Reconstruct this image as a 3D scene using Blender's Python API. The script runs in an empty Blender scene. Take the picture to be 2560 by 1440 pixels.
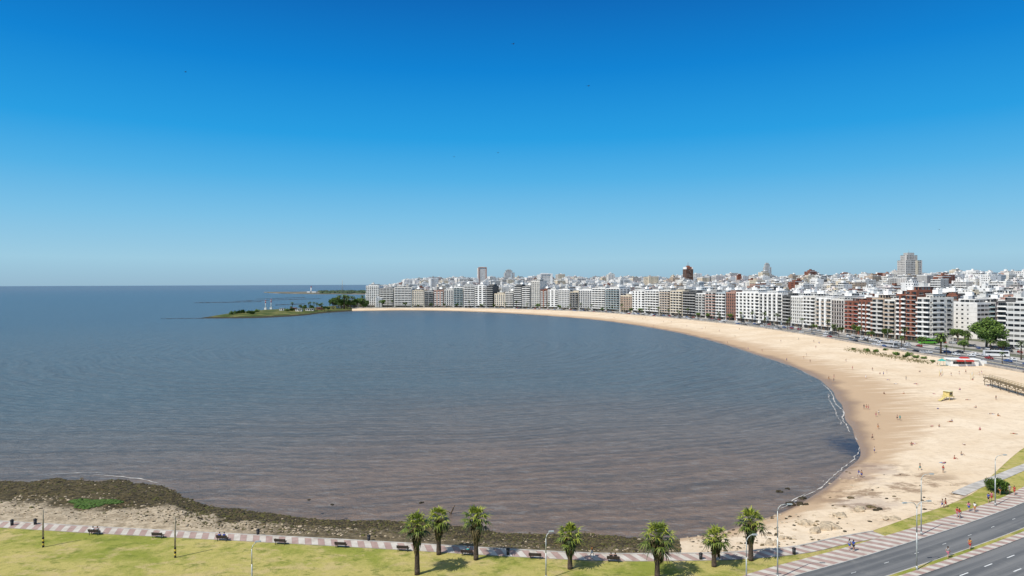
import bpy, math, random, time
import numpy as np
from mathutils import Vector, Matrix, noise
from mathutils.bvhtree import BVHTree
random.seed(7)
T0=time.time()
scene=bpy.context.scene
COL=scene.collection
# ------------------------------------------------------------------ camera
H=42.0; F=24/36*2560
pitch=11/F; roll=math.radians(0.2)
fw=Vector((0,math.cos(pitch),-math.sin(pitch)))
rt=Vector((math.cos(roll),0,-math.sin(roll))); rt=(rt-fw*rt.dot(fw)).normalized()
up=rt.cross(fw).normalized()
CAM=Vector((0,0,H))
cd=bpy.data.cameras.new("camera"); cam=bpy.data.objects.new("camera",cd); COL.objects.link(cam)
cam.matrix_world=Matrix(((rt.x,up.x,-fw.x,0),(rt.y,up.y,-fw.y,0),(rt.z,up.z,-fw.z,H),(0,0,0,1)))
cd.lens=24; cd.sensor_width=36; cd.clip_end=90000; cd.clip_start=0.5
scene.camera=cam
def ray(u,v): return (fw+rt*((u-1280)/F)+up*((720-v)/F))
def G(u,v,z=3.0):
    d=ray(u,v); t=(z-H)/d.z; return CAM+d*t
def PX(p):
    q=Vector(p)-CAM; dd=q.dot(fw); return 1280+F*q.dot(rt)/dd, 720-F*q.dot(up)/dd, dd
# ------------------------------------------------------------------ node helpers
class NT:
    def __init__(s,name,rough=0.8,spec=0.3):
        s.m=bpy.data.materials.new(name); s.m.use_nodes=True; s.t=s.m.node_tree; s.n=s.t.nodes
        s.b=s.n["Principled BSDF"]; s.b.inputs["Roughness"].default_value=rough
        s.b.inputs["Specular IOR Level"].default_value=spec
    def link(s,a,b): s.t.links.new(a,b)
    def new(s,t): return s.n.new(t)
    def sock(s,i,v):
        if hasattr(v,"is_output"): s.link(v,i)
        else: i.default_value=v
    def math(s,op,a,b=None,c=None):
        n=s.new("ShaderNodeMath"); n.operation=op
        s.sock(n.inputs[0],a)
        if b is not None: s.sock(n.inputs[1],b)
        if c is not None: s.sock(n.inputs[2],c)
        return n.outputs[0]
    def mix(s,f,a,b,mode='MIX'):
        n=s.new("ShaderNodeMix"); n.data_type='RGBA'; n.blend_type=mode
        s.sock(n.inputs[0],f)
        for i,v in ((6,a),(7,b)):
            if hasattr(v,"is_output"): s.link(v,n.inputs[i])
            else: n.inputs[i].default_value=(v[0],v[1],v[2],1)
        return n.outputs[2]
    def coord(s,k="Object"):
        return s.new("ShaderNodeTexCoord").outputs[k]
    def pos(s): return s.new("ShaderNodeNewGeometry").outputs["Position"]
    def mapping(s,v,scale=(1,1,1),rot=(0,0,0)):
        n=s.new("ShaderNodeMapping"); s.link(v,n.inputs[0]); n.inputs["Scale"].default_value=scale; n.inputs["Rotation"].default_value=rot
        return n.outputs[0]
    def noise(s,vec,scale,detail=4,rough=0.55,dist=0):
        n=s.new("ShaderNodeTexNoise"); s.link(vec,n.inputs["Vector"]); n.inputs["Scale"].default_value=scale
        n.inputs["Detail"].default_value=detail; n.inputs["Roughness"].default_value=rough; n.inputs["Distortion"].default_value=dist
        return n.outputs["Fac"]
    def ramp(s,f,a,b):  # smooth map a..b -> 0..1
        n=s.new("ShaderNodeMapRange"); n.interpolation_type='SMOOTHSTEP'; s.sock(n.inputs[0],f)
        n.inputs[1].default_value=a; n.inputs[2].default_value=b; return n.outputs[0]
    def sep(s,v):
        n=s.new("ShaderNodeSeparateXYZ"); s.link(v,n.inputs[0]); return n.outputs
    def bump(s,h,strength=0.3,dist=0.1):
        n=s.new("ShaderNodeBump"); s.link(h,n.inputs["Height"]); n.inputs["Strength"].default_value=strength
        n.inputs["Distance"].default_value=dist; s.link(n.outputs[0],s.b.inputs["Normal"])
    def color(s,c): s.sock(s.b.inputs["Base Color"],c if hasattr(c,"is_output") else (*c,1))
MC={}
def pm(name,col,rough=0.8,var=0.18,scale=1.5,spec=0.3,metal=0,bump=0):
    if name in MC: return MC[name]
    k=NT(name,rough,spec); f=k.noise(k.pos(),scale,3)
    c2=tuple(max(0,x*(1-var)) for x in col); c1=tuple(min(1,x*(1+var)) for x in col)
    k.color(k.mix(k.ramp(f,0.3,0.7),c2,c1)); k.b.inputs["Metallic"].default_value=metal
    if bump: k.bump(f,bump,0.05)
    MC[name]=k.m; return k.m
def facade(name,wall,bay=3.0,ww=0.55,wh=0.5,band=False,parapet=None,skip=0.15):
    if name in MC: return MC[name]
    k=NT(name,0.8,0.25); uv=k.coord("UV"); x,y,_=k.sep(uv)
    fx=k.math('FRACT',k.math('DIVIDE',x,bay)); fz=k.math('FRACT',k.math('DIVIDE',y,3.0))
    cx=k.math('FLOOR',k.math('DIVIDE',x,bay)); cz=k.math('FLOOR',k.math('DIVIDE',y,3.0))
    cmb=k.new("ShaderNodeCombineXYZ"); k.link(cx,cmb.inputs[0]); k.link(cz,cmb.inputs[1])
    wn=k.new("ShaderNodeTexWhiteNoise"); k.link(cmb.outputs[0],wn.inputs["Vector"]); r=wn.outputs["Value"]
    cmb2=k.new("ShaderNodeCombineXYZ"); k.link(cx,cmb2.inputs[0]); cmb2.inputs[1].default_value=5.3
    wn2=k.new("ShaderNodeTexWhiteNoise"); k.link(cmb2.outputs[0],wn2.inputs["Vector"]); rc=wn2.outputs["Value"]
    inz=k.math('LESS_THAN',k.math('ABSOLUTE',k.math('SUBTRACT',fz,0.58)),wh/2)
    if band: inx=k.math('GREATER_THAN',fx,0.1)
    else:
        inx=k.math('LESS_THAN',k.math('ABSOLUTE',k.math('SUBTRACT',fx,0.5)),k.math('MULTIPLY',k.math('ADD',rc,0.6),ww/2*0.85))
    m=k.math('MULTIPLY',inz,inx); m=k.math('MULTIPLY',m,k.math('GREATER_THAN',rc,skip))
    glass=k.mix(k.ramp(r,0.35,0.95),(0.015,0.02,0.025),(0.20,0.20,0.19))
    n=k.noise(k.pos(),0.25,4); st=k.noise(k.mapping(k.pos(),(1,1,0.12)),1.1,3)
    w=k.mix(k.ramp(n,0.25,0.75),tuple(c*0.85 for c in wall),wall)
    w=k.mix(k.math('MULTIPLY',k.ramp(st,0.5,0.75),0.3),w,tuple(c*0.6 for c in wall))
    if parapet is not None:
        pz=k.math('LESS_THAN',fz,0.33); w=k.mix(pz,w,parapet)
    sl=k.math('LESS_THAN',fz,0.05); w=k.mix(k.math('MULTIPLY',sl,0.4),w,(0.1,0.1,0.1))
    k.color(k.mix(m,w,glass)); k.link(k.math('SUBTRACT',0.85,k.math('MULTIPLY',m,0.45)),k.b.inputs["Roughness"])
    MC[name]=k.m; return k.m
def ribbon_glass(name,c0=(0.015,0.022,0.026),c1=(0.24,0.24,0.22),frame=(0.5,0.5,0.48),pane=1.3):
    if name in MC: return MC[name]
    k=NT(name,0.2,0.4); o=k.coord("Object"); x,y,z=k.sep(o); px_,py_,pz_=k.sep(k.pos())
    t=k.math('DIVIDE',k.math('ADD',x,y),pane); fr=k.math('FRACT',t); ce=k.math('FLOOR',t)
    cmb=k.new("ShaderNodeCombineXYZ"); k.link(ce,cmb.inputs[0]); k.link(k.math('FLOOR',k.math('DIVIDE',pz_,2.9)),cmb.inputs[1]); k.link(k.math('FLOOR',k.math('DIVIDE',k.math('ADD',px_,py_),9)),cmb.inputs[2])
    wn=k.new("ShaderNodeTexWhiteNoise"); k.link(cmb.outputs[0],wn.inputs["Vector"])
    c=k.mix(k.ramp(wn.outputs["Value"],0.5,1.0),c0,c1)
    k.color(k.mix(k.math('LESS_THAN',fr,0.09),c,frame)); MC[name]=k.m; return k.m
# ------------------------------------------------------------------ mesh builder
ICO=[]; 
t_=(1+5**0.5)/2
for a in((-1,t_,0),(1,t_,0),(-1,-t_,0),(1,-t_,0),(0,-1,t_),(0,1,t_),(0,-1,-t_),(0,1,-t_),(t_,0,-1),(t_,0,1),(-t_,0,-1),(-t_,0,1)): ICO.append(Vector(a).normalized())
ICOF=[(0,11,5),(0,5,1),(0,1,7),(0,7,10),(0,10,11),(1,5,9),(5,11,4),(11,10,2),(10,7,6),(7,1,8),(3,9,4),(3,4,2),(3,2,6),(3,6,8),(3,8,9),(4,9,5),(2,4,11),(6,2,10),(8,6,7),(9,8,1)]
class MB:
    def __init__(s): s.v=[]; s.f=[]; s.mi=[]; s.uv=[]; s.smooth=[]
    def face(s,idx,mi=0,uv=None,sm=False):
        s.f.append(tuple(idx)); s.mi.append(mi); s.smooth.append(sm)
        s.uv.extend(uv if uv else [(0,0)]*len(idx))
    def poly(s,pts,mi=0,uv=None,sm=False):
        b=len(s.v); s.v.extend([tuple(p) for p in pts]); s.face(range(b,b+len(pts)),mi,uv,sm)
    def box(s,c,d,mi=0,rot=0,top=None,uvo=None,taper=1.0):
        cx,cy,cz=c; sx,sy,sz=d[0]/2,d[1]/2,d[2]/2; b=len(s.v); cr,sr=math.cos(rot),math.sin(rot)
        for z,k in((-sz,1),(sz,taper)):
            for x,y in((-sx,-sy),(sx,-sy),(sx,sy),(-sx,sy)):
                x*=k;y*=k
                s.v.append((cx+x*cr-y*sr,cy+x*sr+y*cr,cz+z))
        L=[d[0],d[1],d[0],d[1]]; o=uvo if uvo is not None else 0; z0=cz-sz; z1=cz+sz
        for i in range(4):
            j=(i+1)%4; s.face((b+i,b+j,b+4+j,b+4+i),mi,[(o,z0),(o+L[i],z0),(o+L[i],z1),(o,z1)]); o+=L[i]
        tm=mi if top is None else top
        s.face((b+4,b+5,b+6,b+7),tm); s.face((b+3,b+2,b+1,b),tm)
    def cyl(s,p0,p1,r0,r1,n=8,mi=0,cap=True,sm=True):
        p0=Vector(p0);p1=Vector(p1);ax=(p1-p0)
        if ax.length<1e-6:return
        ax.normalize(); a=ax.orthogonal().normalized(); c=ax.cross(a); b=len(s.v)
        for p,r in((p0,r0),(p1,r1)):
            for i in range(n):
                th=2*math.pi*i/n; s.v.append(tuple(p+(a*math.cos(th)+c*math.sin(th))*r))
        for i in range(n):
            j=(i+1)%n; s.face((b+i,b+j,b+n+j,b+n+i),mi,sm=sm)
        if cap: s.face([b+n+i for i in range(n)],mi); s.face([b+i for i in reversed(range(n))],mi)
    def tube(s,pts,rs,n=8,mi=0):
        for i in range(len(pts)-1): s.cyl(pts[i],pts[i+1],rs[i],rs[i+1],n,mi,cap=(i==0 or i==len(pts)-2))
    def blob(s,c,r,mi=0,jit=0.25,rng=random,rot=None,sm=False):
        b=len(s.v); a=rng.random()*6.28; ca,sa=math.cos(a),math.sin(a)
        for p in ICO:
            k=1+rng.uniform(-jit,jit); x,y,z=p.x*k*r[0],p.y*k*r[1],p.z*k*r[2]
            s.v.append((c[0]+x*ca-y*sa,c[1]+x*sa+y*ca,c[2]+z))
        for f in ICOF: s.face([b+i for i in f],mi,sm=sm)
    def sphere(s,c,r,mi=0,nu=10,nv=7):
        b=len(s.v)
        for j in range(nv+1):
            ph=math.pi*j/nv
            for i in range(nu):
                th=2*math.pi*i/nu; s.v.append((c[0]+r[0]*math.sin(ph)*math.cos(th),c[1]+r[1]*math.sin(ph)*math.sin(th),c[2]+r[2]*math.cos(ph)))
        for j in range(nv):
            for i in range(nu):
                k=(i+1)%nu; s.face((b+j*nu+i,b+(j+1)*nu+i,b+(j+1)*nu+k,b+j*nu+k),mi,sm=True)
    def mesh(s,name,mats):
        me=bpy.data.meshes.new(name); me.from_pydata(s.v,[],s.f)
        for m in mats: me.materials.append(m)
        me.polygons.foreach_set("material_index",s.mi); me.polygons.foreach_set("use_smooth",s.smooth)
        u=me.uv_layers.new(name="UVMap"); flat=[c for p in s.uv for c in p]
        u.data.foreach_set("uv",flat); me.update(); return me
    def obj(s,name,mats,parent=None,loc=(0,0,0),rz=0,**kw):
        return mk(name,s.mesh(name,mats),parent,loc,rz,**kw)
def mk(name,data,parent=None,loc=(0,0,0),rz=0,label=None,category=None,group=None,kind=None,scale=None):
    o=bpy.data.objects.new(name,data); COL.objects.link(o)
    if parent: o.parent=parent
    o.location=loc; o.rotation_euler=(0,0,rz)
    if scale: o.scale=scale if hasattr(scale,'__len__') else (scale,)*3
    if label: o["label"]=label
    if category: o["category"]=category
    if group: o["group"]=group
    if kind: o["kind"]=kind
    return o
def clone(proto,loc,rz=0,sc=1,label=None,mats=None,group=None):
    root,ch=proto; r=root.copy(); COL.objects.link(r); r.location=loc; r.rotation_euler=(0,0,rz); r.scale=(sc,sc,sc)
    if label: r["label"]=label
    if group: r["group"]=group
    mp={root:r}
    for c in ch:
        q=c.copy(); COL.objects.link(q); q.parent=mp[c.parent]; mp[c]=q
        if mats and c.name.split('.')[0] in mats:
            q.material_slots[0].link='OBJECT'; q.material_slots[0].material=mats[c.name.split('.')[0]]
    if mats and 'self' in mats:
        r.material_slots[0].link='OBJECT'; r.material_slots[0].material=mats['self']
    return r
def drop(proto):
    root,ch=proto
    for o in list(ch)+[root]: bpy.data.objects.remove(o)
# ------------------------------------------------------------------ curves
def crom(P,n=8):
    P=[Vector(p) for p in P]; out=[]
    for i in range(len(P)-1):
        p0=P[max(i-1,0)];p1=P[i];p2=P[i+1];p3=P[min(i+2,len(P)-1)]
        for k in range(n):
            t=k/n; out.append(0.5*((2*p1)+(-p0+p2)*t+(2*p0-5*p1+4*p2-p3)*t*t+(-p0+3*p1-3*p2+p3)*t**3))
    out.append(P[-1]); return out
def resample(P,step):
    out=[P[0].copy()]; acc=0
    for i in range(len(P)-1):
        a,b=P[i],P[i+1]; L=(b-a).length; 
        while acc+L>=step:
            t=(step-acc)/L; a=a.lerp(b,t); out.append(a.copy()); L=(b-a).length; acc=0
        acc+=L
    out.append(P[-1].copy()); return out
def normals(P):
    N=[]
    for i in range(len(P)):
        a=P[max(i-1,0)];b=P[min(i+1,len(P)-1)]; t=(b-a); t.z=0; t.normalize(); N.append(Vector((-t.y,t.x,0)))
    return N
def ribbon(name,P,o0,o1,z,mat,base=None,**kw):
    N=normals(P); m=MB(); s=0
    for i in range(len(P)-1):
        L=(P[i+1]-P[i]).length
        q=[P[i]+N[i]*o1,P[i]+N[i]*o0,P[i+1]+N[i+1]*o0,P[i+1]+N[i+1]*o1]
        q=[(p.x,p.y,z) for p in q]
        m.poly(q,0,[(s,o1-o0),(s,0),(s+L,0),(s+L,o1-o0)])
        if base is not None:
            m.poly([q[1],(q[1][0],q[1][1],base),(q[2][0],q[2][1],base),q[2]],0)
            m.poly([q[3],(q[3][0],q[3][1],base),(q[0][0],q[0][1],base),q[0]],0)
        s+=L
    me=m.mesh(name,[mat]); 
    return mk(name,me,kind=kw.get('kind','structure'))
# ------------------------------------------------------------------ materials of the ground
def sand_mat():
    k=NT("beach_sand",0.95,0.15); p=k.pos(); x,y,z=k.sep(p)
    n1=k.noise(p,0.05,5); n2=k.noise(p,0.6,6,0.7); n3=k.noise(k.mapping(p,(0.05,0.35,1),(0,0,0.5)),1,4); n4=k.noise(p,0.16,6,0.7)
    n5=k.noise(k.mapping(p,(0.5,0.12,1),(0,0,0.15)),1,5,0.7)
    c=k.mix(k.ramp(n1,0.3,0.7),(0.69,0.54,0.375),(0.79,0.655,0.49))
    c=k.mix(k.math('MULTIPLY',k.ramp(n2,0.45,0.72),0.5),c,(0.54,0.41,0.27))
    c=k.mix(k.math('MULTIPLY',k.ramp(n5,0.52,0.66),0.3),c,(0.53,0.40,0.27))
    c=k.mix(k.math('MULTIPLY',k.ramp(n4,0.52,0.66),0.33),c,(0.50,0.37,0.24))
    zz=k.math('ADD',z,k.math('MULTIPLY',k.math('SUBTRACT',n3,0.5),1.7))
    c=k.mix(k.ramp(zz,1.35,0.6),c,(0.51,0.365,0.235))
    zz2=k.math('ADD',z,k.math('MULTIPLY',k.math('SUBTRACT',n1,0.5),0.6))
    c=k.mix(k.ramp(zz2,0.42,0.12),c,(0.30,0.21,0.145))
    dx=k.math('DIVIDE',k.math('SUBTRACT',x,73),17); dy=k.math('DIVIDE',k.math('SUBTRACT',y,132),36)
    dd=k.math('ADD',k.math('MULTIPLY',dx,dx),k.math('MULTIPLY',dy,dy)); mk_=k.ramp(dd,1.3,0.4)
    c=k.mix(k.math('MULTIPLY',mk_,k.math('MULTIPLY',k.ramp(n4,0.47,0.58),0.8)),c,(0.27,0.18,0.115))
    c=k.mix(k.math('MULTIPLY',mk_,k.math('MULTIPLY',k.ramp(n1,0.52,0.6),0.45)),c,(0.36,0.28,0.24))
    k.color(c); k.link(k.math('SUBTRACT',0.95,k.math('MULTIPLY',k.ramp(zz2,0.35,0.05),0.5)),k.b.inputs["Roughness"])
    k.bump(n2,0.7,0.35); return k.m
def rock_ground():
    k=NT("rocky_shore_ground",0.9,0.2); p=k.pos(); x,y,z=k.sep(p)
    n=k.noise(p,0.9,6,0.75); n2=k.noise(p,0.12,4)
    c=k.mix(k.ramp(n,0.35,0.65),(0.026,0.021,0.011),(0.13,0.10,0.046))
    zz=k.math('ADD',z,k.math('MULTIPLY',k.math('SUBTRACT',n2,0.5),1.4))
    up_=k.mix(k.ramp(n,0.38,0.62),(0.30,0.235,0.155),(0.55,0.45,0.32))
    left=k.ramp(x,-30,-52); c=k.mix(k.math('MULTIPLY',k.ramp(zz,2.0,2.5),k.math('ADD',k.math('MULTIPLY',left,0.8),0.16)),c,up_)
    k.color(c); k.bump(n,0.8,0.3); return k.m
def lawn_mat(name="lawn_grass"):
    k=NT(name,0.95,0.1); p=k.pos(); n1=k.noise(p,0.07,6,0.7); n2=k.noise(p,1.1,6,0.8); n3=k.noise(k.mapping(p,(1,1.8,1)),0.2,6,0.7); n4=k.noise(k.mapping(p,(1,1.5,1),(0,0,.4)),0.33,5,.7)
    c=k.mix(k.ramp(n1,0.42,0.58),(0.25,0.27,0.05),(0.44,0.38,0.125))
    c=k.mix(k.math('MULTIPLY',k.ramp(n3,0.5,0.62),0.8),c,(0.49,0.39,0.18))
    c=k.mix(k.math('MULTIPLY',k.ramp(n4,0.52,0.64),0.7),c,(0.14,0.175,0.03))
    c=k.mix(k.math('MULTIPLY',k.ramp(n2,0.48,0.7),0.5),c,(0.17,0.18,0.04))
    k.color(c); k.bump(n2,0.7,0.25); return k.m
def asphalt(name,b=0.075):
    k=NT(name,0.9,0.2); uv=k.coord("UV"); x,y,_=k.sep(uv); p=k.pos()
    n=k.noise(k.mapping(uv,(0.02,0.9,1)),1,4); n2=k.noise(p,0.5,5,.7)
    c=k.mix(k.ramp(n,0.35,0.65),(b*0.8,b*0.83,b*0.87),(b*1.3,b*1.3,b*1.3))
    c=k.mix(k.math('MULTIPLY',k.ramp(n2,0.5,0.75),0.35),c,(b*1.8,b*1.75,b*1.6)); k.color(c); return k.m
def stripe_mat():
    k=NT("striped_paving",0.85,0.2); uv=k.coord("UV"); x,y,_=k.sep(uv)
    d=k.math('ADD',x,k.math('MULTIPLY',y,0.5)); f=k.math('FRACT',k.math('DIVIDE',d,2.1))
    s=k.math('GREATER_THAN',f,0.5); n=k.noise(k.pos(),0.6,5,.65)
    a=k.mix(k.ramp(n,0.3,0.7),(0.46,0.41,0.35),(0.60,0.56,0.50)); b=k.mix(k.ramp(n,0.3,0.7),(0.33,0.225,0.195),(0.43,0.31,0.27))
    c=k.mix(s,a,b); g=k.math('LESS_THAN',k.math('FRACT',k.math('DIVIDE',d,1.05)),0.05); c=k.mix(k.math('MULTIPLY',g,0.5),c,(0.2,0.17,0.15))
    k.color(c); return k.m
def water_mat():
    k=NT("bay_water",0.12,0.5); p=k.pos(); x,y,z=k.sep(p)
    d=k.math('SQRT',k.math('ADD',k.math('MULTIPLY',x,x),k.math('MULTIPLY',y,y)))
    big=k.noise(k.mapping(p,(0.006,0.014,1),(0,0,0.25)),1,5,0.6)
    # swell fronts refract round the bay and run in parallel to its beach
    vx=k.math('SUBTRACT',x,-70); vy=k.math('SUBTRACT',y,470)
    rr=k.math('SQRT',k.math('ADD',k.math('MULTIPLY',k.math('MULTIPLY',vx,vx),0.9),k.math('MULTIPLY',vy,vy)))
    warp=k.noise(k.mapping(p,(0.014,0.014,1)),1,2)
    ph=k.math('ADD',k.math('MULTIPLY',rr,0.62),k.math('MULTIPLY',warp,18))
    amp=k.ramp(k.noise(k.mapping(p,(0.010,0.02,1)),1,2),0.3,0.6)
    sw=k.math('MULTIPLY',k.math('MULTIPLY_ADD',k.math('SINE',ph),0.5,0.5),amp)
    ph2=k.math('ADD',k.math('MULTIPLY',rr,1.7),k.math('MULTIPLY',warp,46)); amp2=k.ramp(k.noise(k.mapping(p,(0.03,0.05,1)),1,3),0.3,0.6)
    sw2=k.math('MULTIPLY',k.math('MULTIPLY_ADD',k.math('SINE',ph2),0.5,0.5),amp2)
    c1=k.noise(k.mapping(p,(0.38,1.0,1),(0,0,0.45)),1,5,0.72)
    c2=k.noise(k.mapping(p,(0.16,0.42,1),(0,0,-0.4)),1,7,0.72)
    c3=k.noise(k.mapping(p,(0.03,0.09,1),(0,0,-0.3)),1,8,0.75)
    chop=k.math('ADD',c1,c2); far_=k.ramp(d,220,700)
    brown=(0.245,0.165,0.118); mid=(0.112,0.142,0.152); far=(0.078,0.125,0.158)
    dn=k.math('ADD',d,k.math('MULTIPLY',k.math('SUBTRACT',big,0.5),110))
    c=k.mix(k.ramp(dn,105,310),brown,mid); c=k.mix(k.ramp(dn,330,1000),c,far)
    c=k.mix(k.ramp(dn,1800,9000),c,(0.13,0.145,0.165))  # distance haze near the horizon, painted into the far water colour
    near=k.ramp(d,700,150)
    c=k.mix(k.math('MULTIPLY',k.math('MULTIPLY',sw,near),0.42),c,(0.090,0.074,0.062))
    c=k.mix(k.math('MULTIPLY',k.math('MULTIPLY',sw2,near),0.42),c,(0.055,0.055,0.058))
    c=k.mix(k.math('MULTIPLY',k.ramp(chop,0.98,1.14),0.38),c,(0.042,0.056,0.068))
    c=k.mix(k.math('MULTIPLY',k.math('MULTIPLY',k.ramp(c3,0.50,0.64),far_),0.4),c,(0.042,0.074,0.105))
    c=k.mix(k.math('MULTIPLY',k.ramp(chop,0.96,0.82),0.38),c,(0.29,0.28,0.27))
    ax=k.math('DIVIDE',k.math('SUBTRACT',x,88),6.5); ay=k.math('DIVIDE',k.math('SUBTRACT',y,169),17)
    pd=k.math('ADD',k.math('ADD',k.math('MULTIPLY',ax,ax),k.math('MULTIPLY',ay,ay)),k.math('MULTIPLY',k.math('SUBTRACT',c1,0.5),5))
    c=k.mix(k.math('MULTIPLY',k.ramp(pd,1.4,0.1),0.85),c,(0.008,0.024,0.06))  # dark blue shadow patch by the shore, painted into the water colour
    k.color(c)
    h=k.math('ADD',k.math('MULTIPLY',chop,0.7),k.math('ADD',k.math('MULTIPLY',sw,0.3),k.math('MULTIPLY',sw2,0.15)))
    h=k.math('ADD',h,k.math('MULTIPLY',k.noise(k.mapping(p,(0.7,1.6,1)),1,3),0.25))
    k.bump(h,1.0,0.9); k.b.inputs["Roughness"].default_value=0.3; k.b.inputs["IOR"].default_value=1.33; k.b.inputs["Specular IOR Level"].default_value=0.27
    return k.m
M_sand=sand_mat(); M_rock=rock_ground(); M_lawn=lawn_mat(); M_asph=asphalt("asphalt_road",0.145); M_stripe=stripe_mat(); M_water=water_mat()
M_conc=pm("concrete_paving",(0.46,0.43,0.39),0.85,0.2,0.6); M_city=pm("city_ground",(0.12,0.125,0.085),0.9,0.35,0.05)
M_white=pm("white_paint",(0.78,0.78,0.75),0.6,0.06,2); M_line=pm("road_paint",(0.7,0.7,0.68),0.7,0.2,3)
M_dark=pm("dark_metal",(0.04,0.04,0.045),0.5,0.2,4); M_galv=pm("galvanised_steel",(0.46,0.48,0.46),0.45,0.12,3,metal=0.3)
# ------------------------------------------------------------------ water + ground
m=MB(); R=[0,60,120,200,320,500,900,1800,4000,9000,20000,42000]; n=96
ring=[]
for r in R:
    ring.append([len(m.v)+i for i in range(n if r else 1)])
    for i in range(n if r else 1): m.v.append((r*math.cos(2*math.pi*i/n),r*math.sin(2*math.pi*i/n),0))
for a in range(len(R)-1):
    for i in range(n):
        j=(i+1)%n
        if a==0: m.face((ring[0][0],ring[1][i],ring[1][j]))
        else: m.face((ring[a][i],ring[a+1][i],ring[a+1][j],ring[a][j]))
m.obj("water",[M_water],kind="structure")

Bpx=[(880,771),(1000,770.3),(1100,770.3),(1210,771.5),(1330,774.5),(1450,779),(1560,786),(1680,796),(1800,808),(1900,820),(2050,843),(2200,870),(2400,903),(2560,932)]
Bw=[G(u,v,3) for u,v in Bpx]; Bext=[Vector(p) for p in((213,248,3),(186,207,3),(152,181,3))]
E_end=G(2580,1108,3)
beach_pairs=[((880,778),0),((1000,776),1),((1100,777),2),((1200,780),3),((1300,785),4),((1400,792),5),((1500,801),6),((1600,815),7),((1700,833),8),((1800,858),9),((1900,890),10),((1980,916),11),((2040,945),12),((2075,972),13)]
inner=[G(*p,0) for p,_ in beach_pairs]; outer=[Bw[i] for _,i in beach_pairs]
for p,q in(((2100,1010),Bext[0]),((2118,1050),Bext[1]),((2135,1085),Bext[2]),((2148,1120),E_end),((2146,1147),(2478,1190)),((2118,1172),(2440,1228)),((2080,1205),(2370,1262)),((2040,1235),(2290,1288)),((1990,1265),(2200,1320)),((1925,1291),(2120,1345)),((1850,1315),(2010,1368)),((1780,1335),(1850,1382)),((1700,1345),(1700,1385))):
    inner.append(G(*p,0)); outer.append(q if isinstance(q,Vector) else G(*q,3))
rock_pairs=[((1700,1345),(1700,1385)),((1600,1338),(1600,1388)),((1500,1332),(1500,1386)),((1400,1331),(1380,1380)),((1300,1330),(1250,1373)),((1200,1320),(1120,1366)),((1100,1303),(1000,1359)),((1000,1296),(880,1351)),((900,1295),(770,1345)),((800,1290),(680,1341)),((700,1278),(600,1337)),((600,1268),(540,1334)),((500,1248),(480,1331)),((420,1220),(420,1327)),((340,1200),(350,1323)),((250,1190),(260,1319)),((150,1192),(150,1312)),((50,1196),(50,1306)),((-100,1196),(-100,1298)),((-400,1190),(-400,1285)),((-1200,1170),(-1200,1250))]
rin=[G(*p,0) for p,_ in rock_pairs]; rout=[G(*q,3) for _,q in rock_pairs]
polys_v=[];polys_f=[]
def loft(name,A,B,nseg,rows,zf,mat,extra=0.12):
    A=crom(A,nseg);B=crom(B,nseg); m=MB(); W=len(rows)
    for i,(a,b) in enumerate(zip(A,B)):
        L=(b-a).length
        for s in rows:
            p=a.lerp(b,s) if s>=0 else a+(a-b).normalized()*(-s*min(L,60))
            nz=noise.fractal(Vector((p.x*0.06,p.y*0.06,0)),1.0,2.0,4)
            wob=noise.noise(Vector((p.x*0.05,p.y*0.05,3)))
            m.v.append((p.x,p.y,zf(s,nz,wob,p,L)))
    for i in range(len(A)-1):
        for j in range(W-1):
            m.face((i*W+j,(i+1)*W+j,(i+1)*W+j+1,i*W+j+1),0,sm=True)
    b=len(polys_v); polys_v.extend(m.v); polys_f.extend([tuple(b+k for k in f) for f in m.f])
    return m.obj(name,[mat],kind="structure"),A,B
def zb(s,nz,wob,p,L):
    if s<0: return s*6+0.0
    z=3.0*(s**0.85); e=min(1,s*8)*min(1,(1-s)*8)
    return z+nz*0.16*e+ (0.10*wob if s<0.3 else 0)
def zr(s,nz,wob,p,L):
    if s<0: return s*5
    e=min(1,(1-s)*6)
    return 3.0*(1-(1-s)**1.5)-0.25*(1-s)+ (noise.fractal(Vector((p.x*0.22,p.y*0.22,1)),0.8,2.0,4)*0.3+nz*0.4)*e
beach,BA,BB=loft("beach",inner,outer,8,[-0.3,-0.12,0,.03,.06,.1,.15,.2,.3,.4,.5,.6,.7,.8,.9,1],zb,M_sand)
rocky,RA,RB=loft("rocky_shore",rin,rout,10,[-0.3,-0.1,0]+[i/22 for i in range(1,23)],zr,M_rock)
edge=[Vector((1500,260,3)),Vector((400,252,3)),Bext[0],Bext[1],Bext[2]]+[q for q in outer[17:]]+rout[1:]
m=MB(); ed=[edge[0]]+crom(edge[1:],6)+[Vector((-900,80,3))]
W=9
for i,p in enumerate(ed):
    q=Vector((p.x*1.0,-160,3)) if p.y>-100 else p
    for j in range(W):
        t=(j/(W-1))**2; r_=p.lerp(q,t); m.v.append((r_.x,r_.y,2.98))
for i in range(len(ed)-1):
    for j in range(W-1): m.face((i*W+j,i*W+j+1,(i+1)*W+j+1,(i+1)*W+j))
b=len(polys_v); polys_v.extend(m.v); polys_f.extend([tuple(b+k for k in f) for f in m.f])
m.obj("lawn",[M_lawn],kind="structure")
Bline=resample(crom(Bw+[Bext[0]],10),12); Bn=np.array([(p.x,p.y) for p in Bline])
def distB(x,y):
    p=np.array((x,y)); a=Bn[:-1]; d=Bn[1:]-a; t=np.clip(((p-a)*d).sum(1)/(d*d).sum(1),0,1)
    q=a+d*t[:,None]; e=p-q; L=np.hypot(e[:,0],e[:,1]); i=int(L.argmin()); side=d[i,0]*e[i,1]-d[i,1]*e[i,0]
    return float(L[i]),side
def ss(t): t=min(1,max(0,t)); return t*t*(3-2*t)
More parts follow.
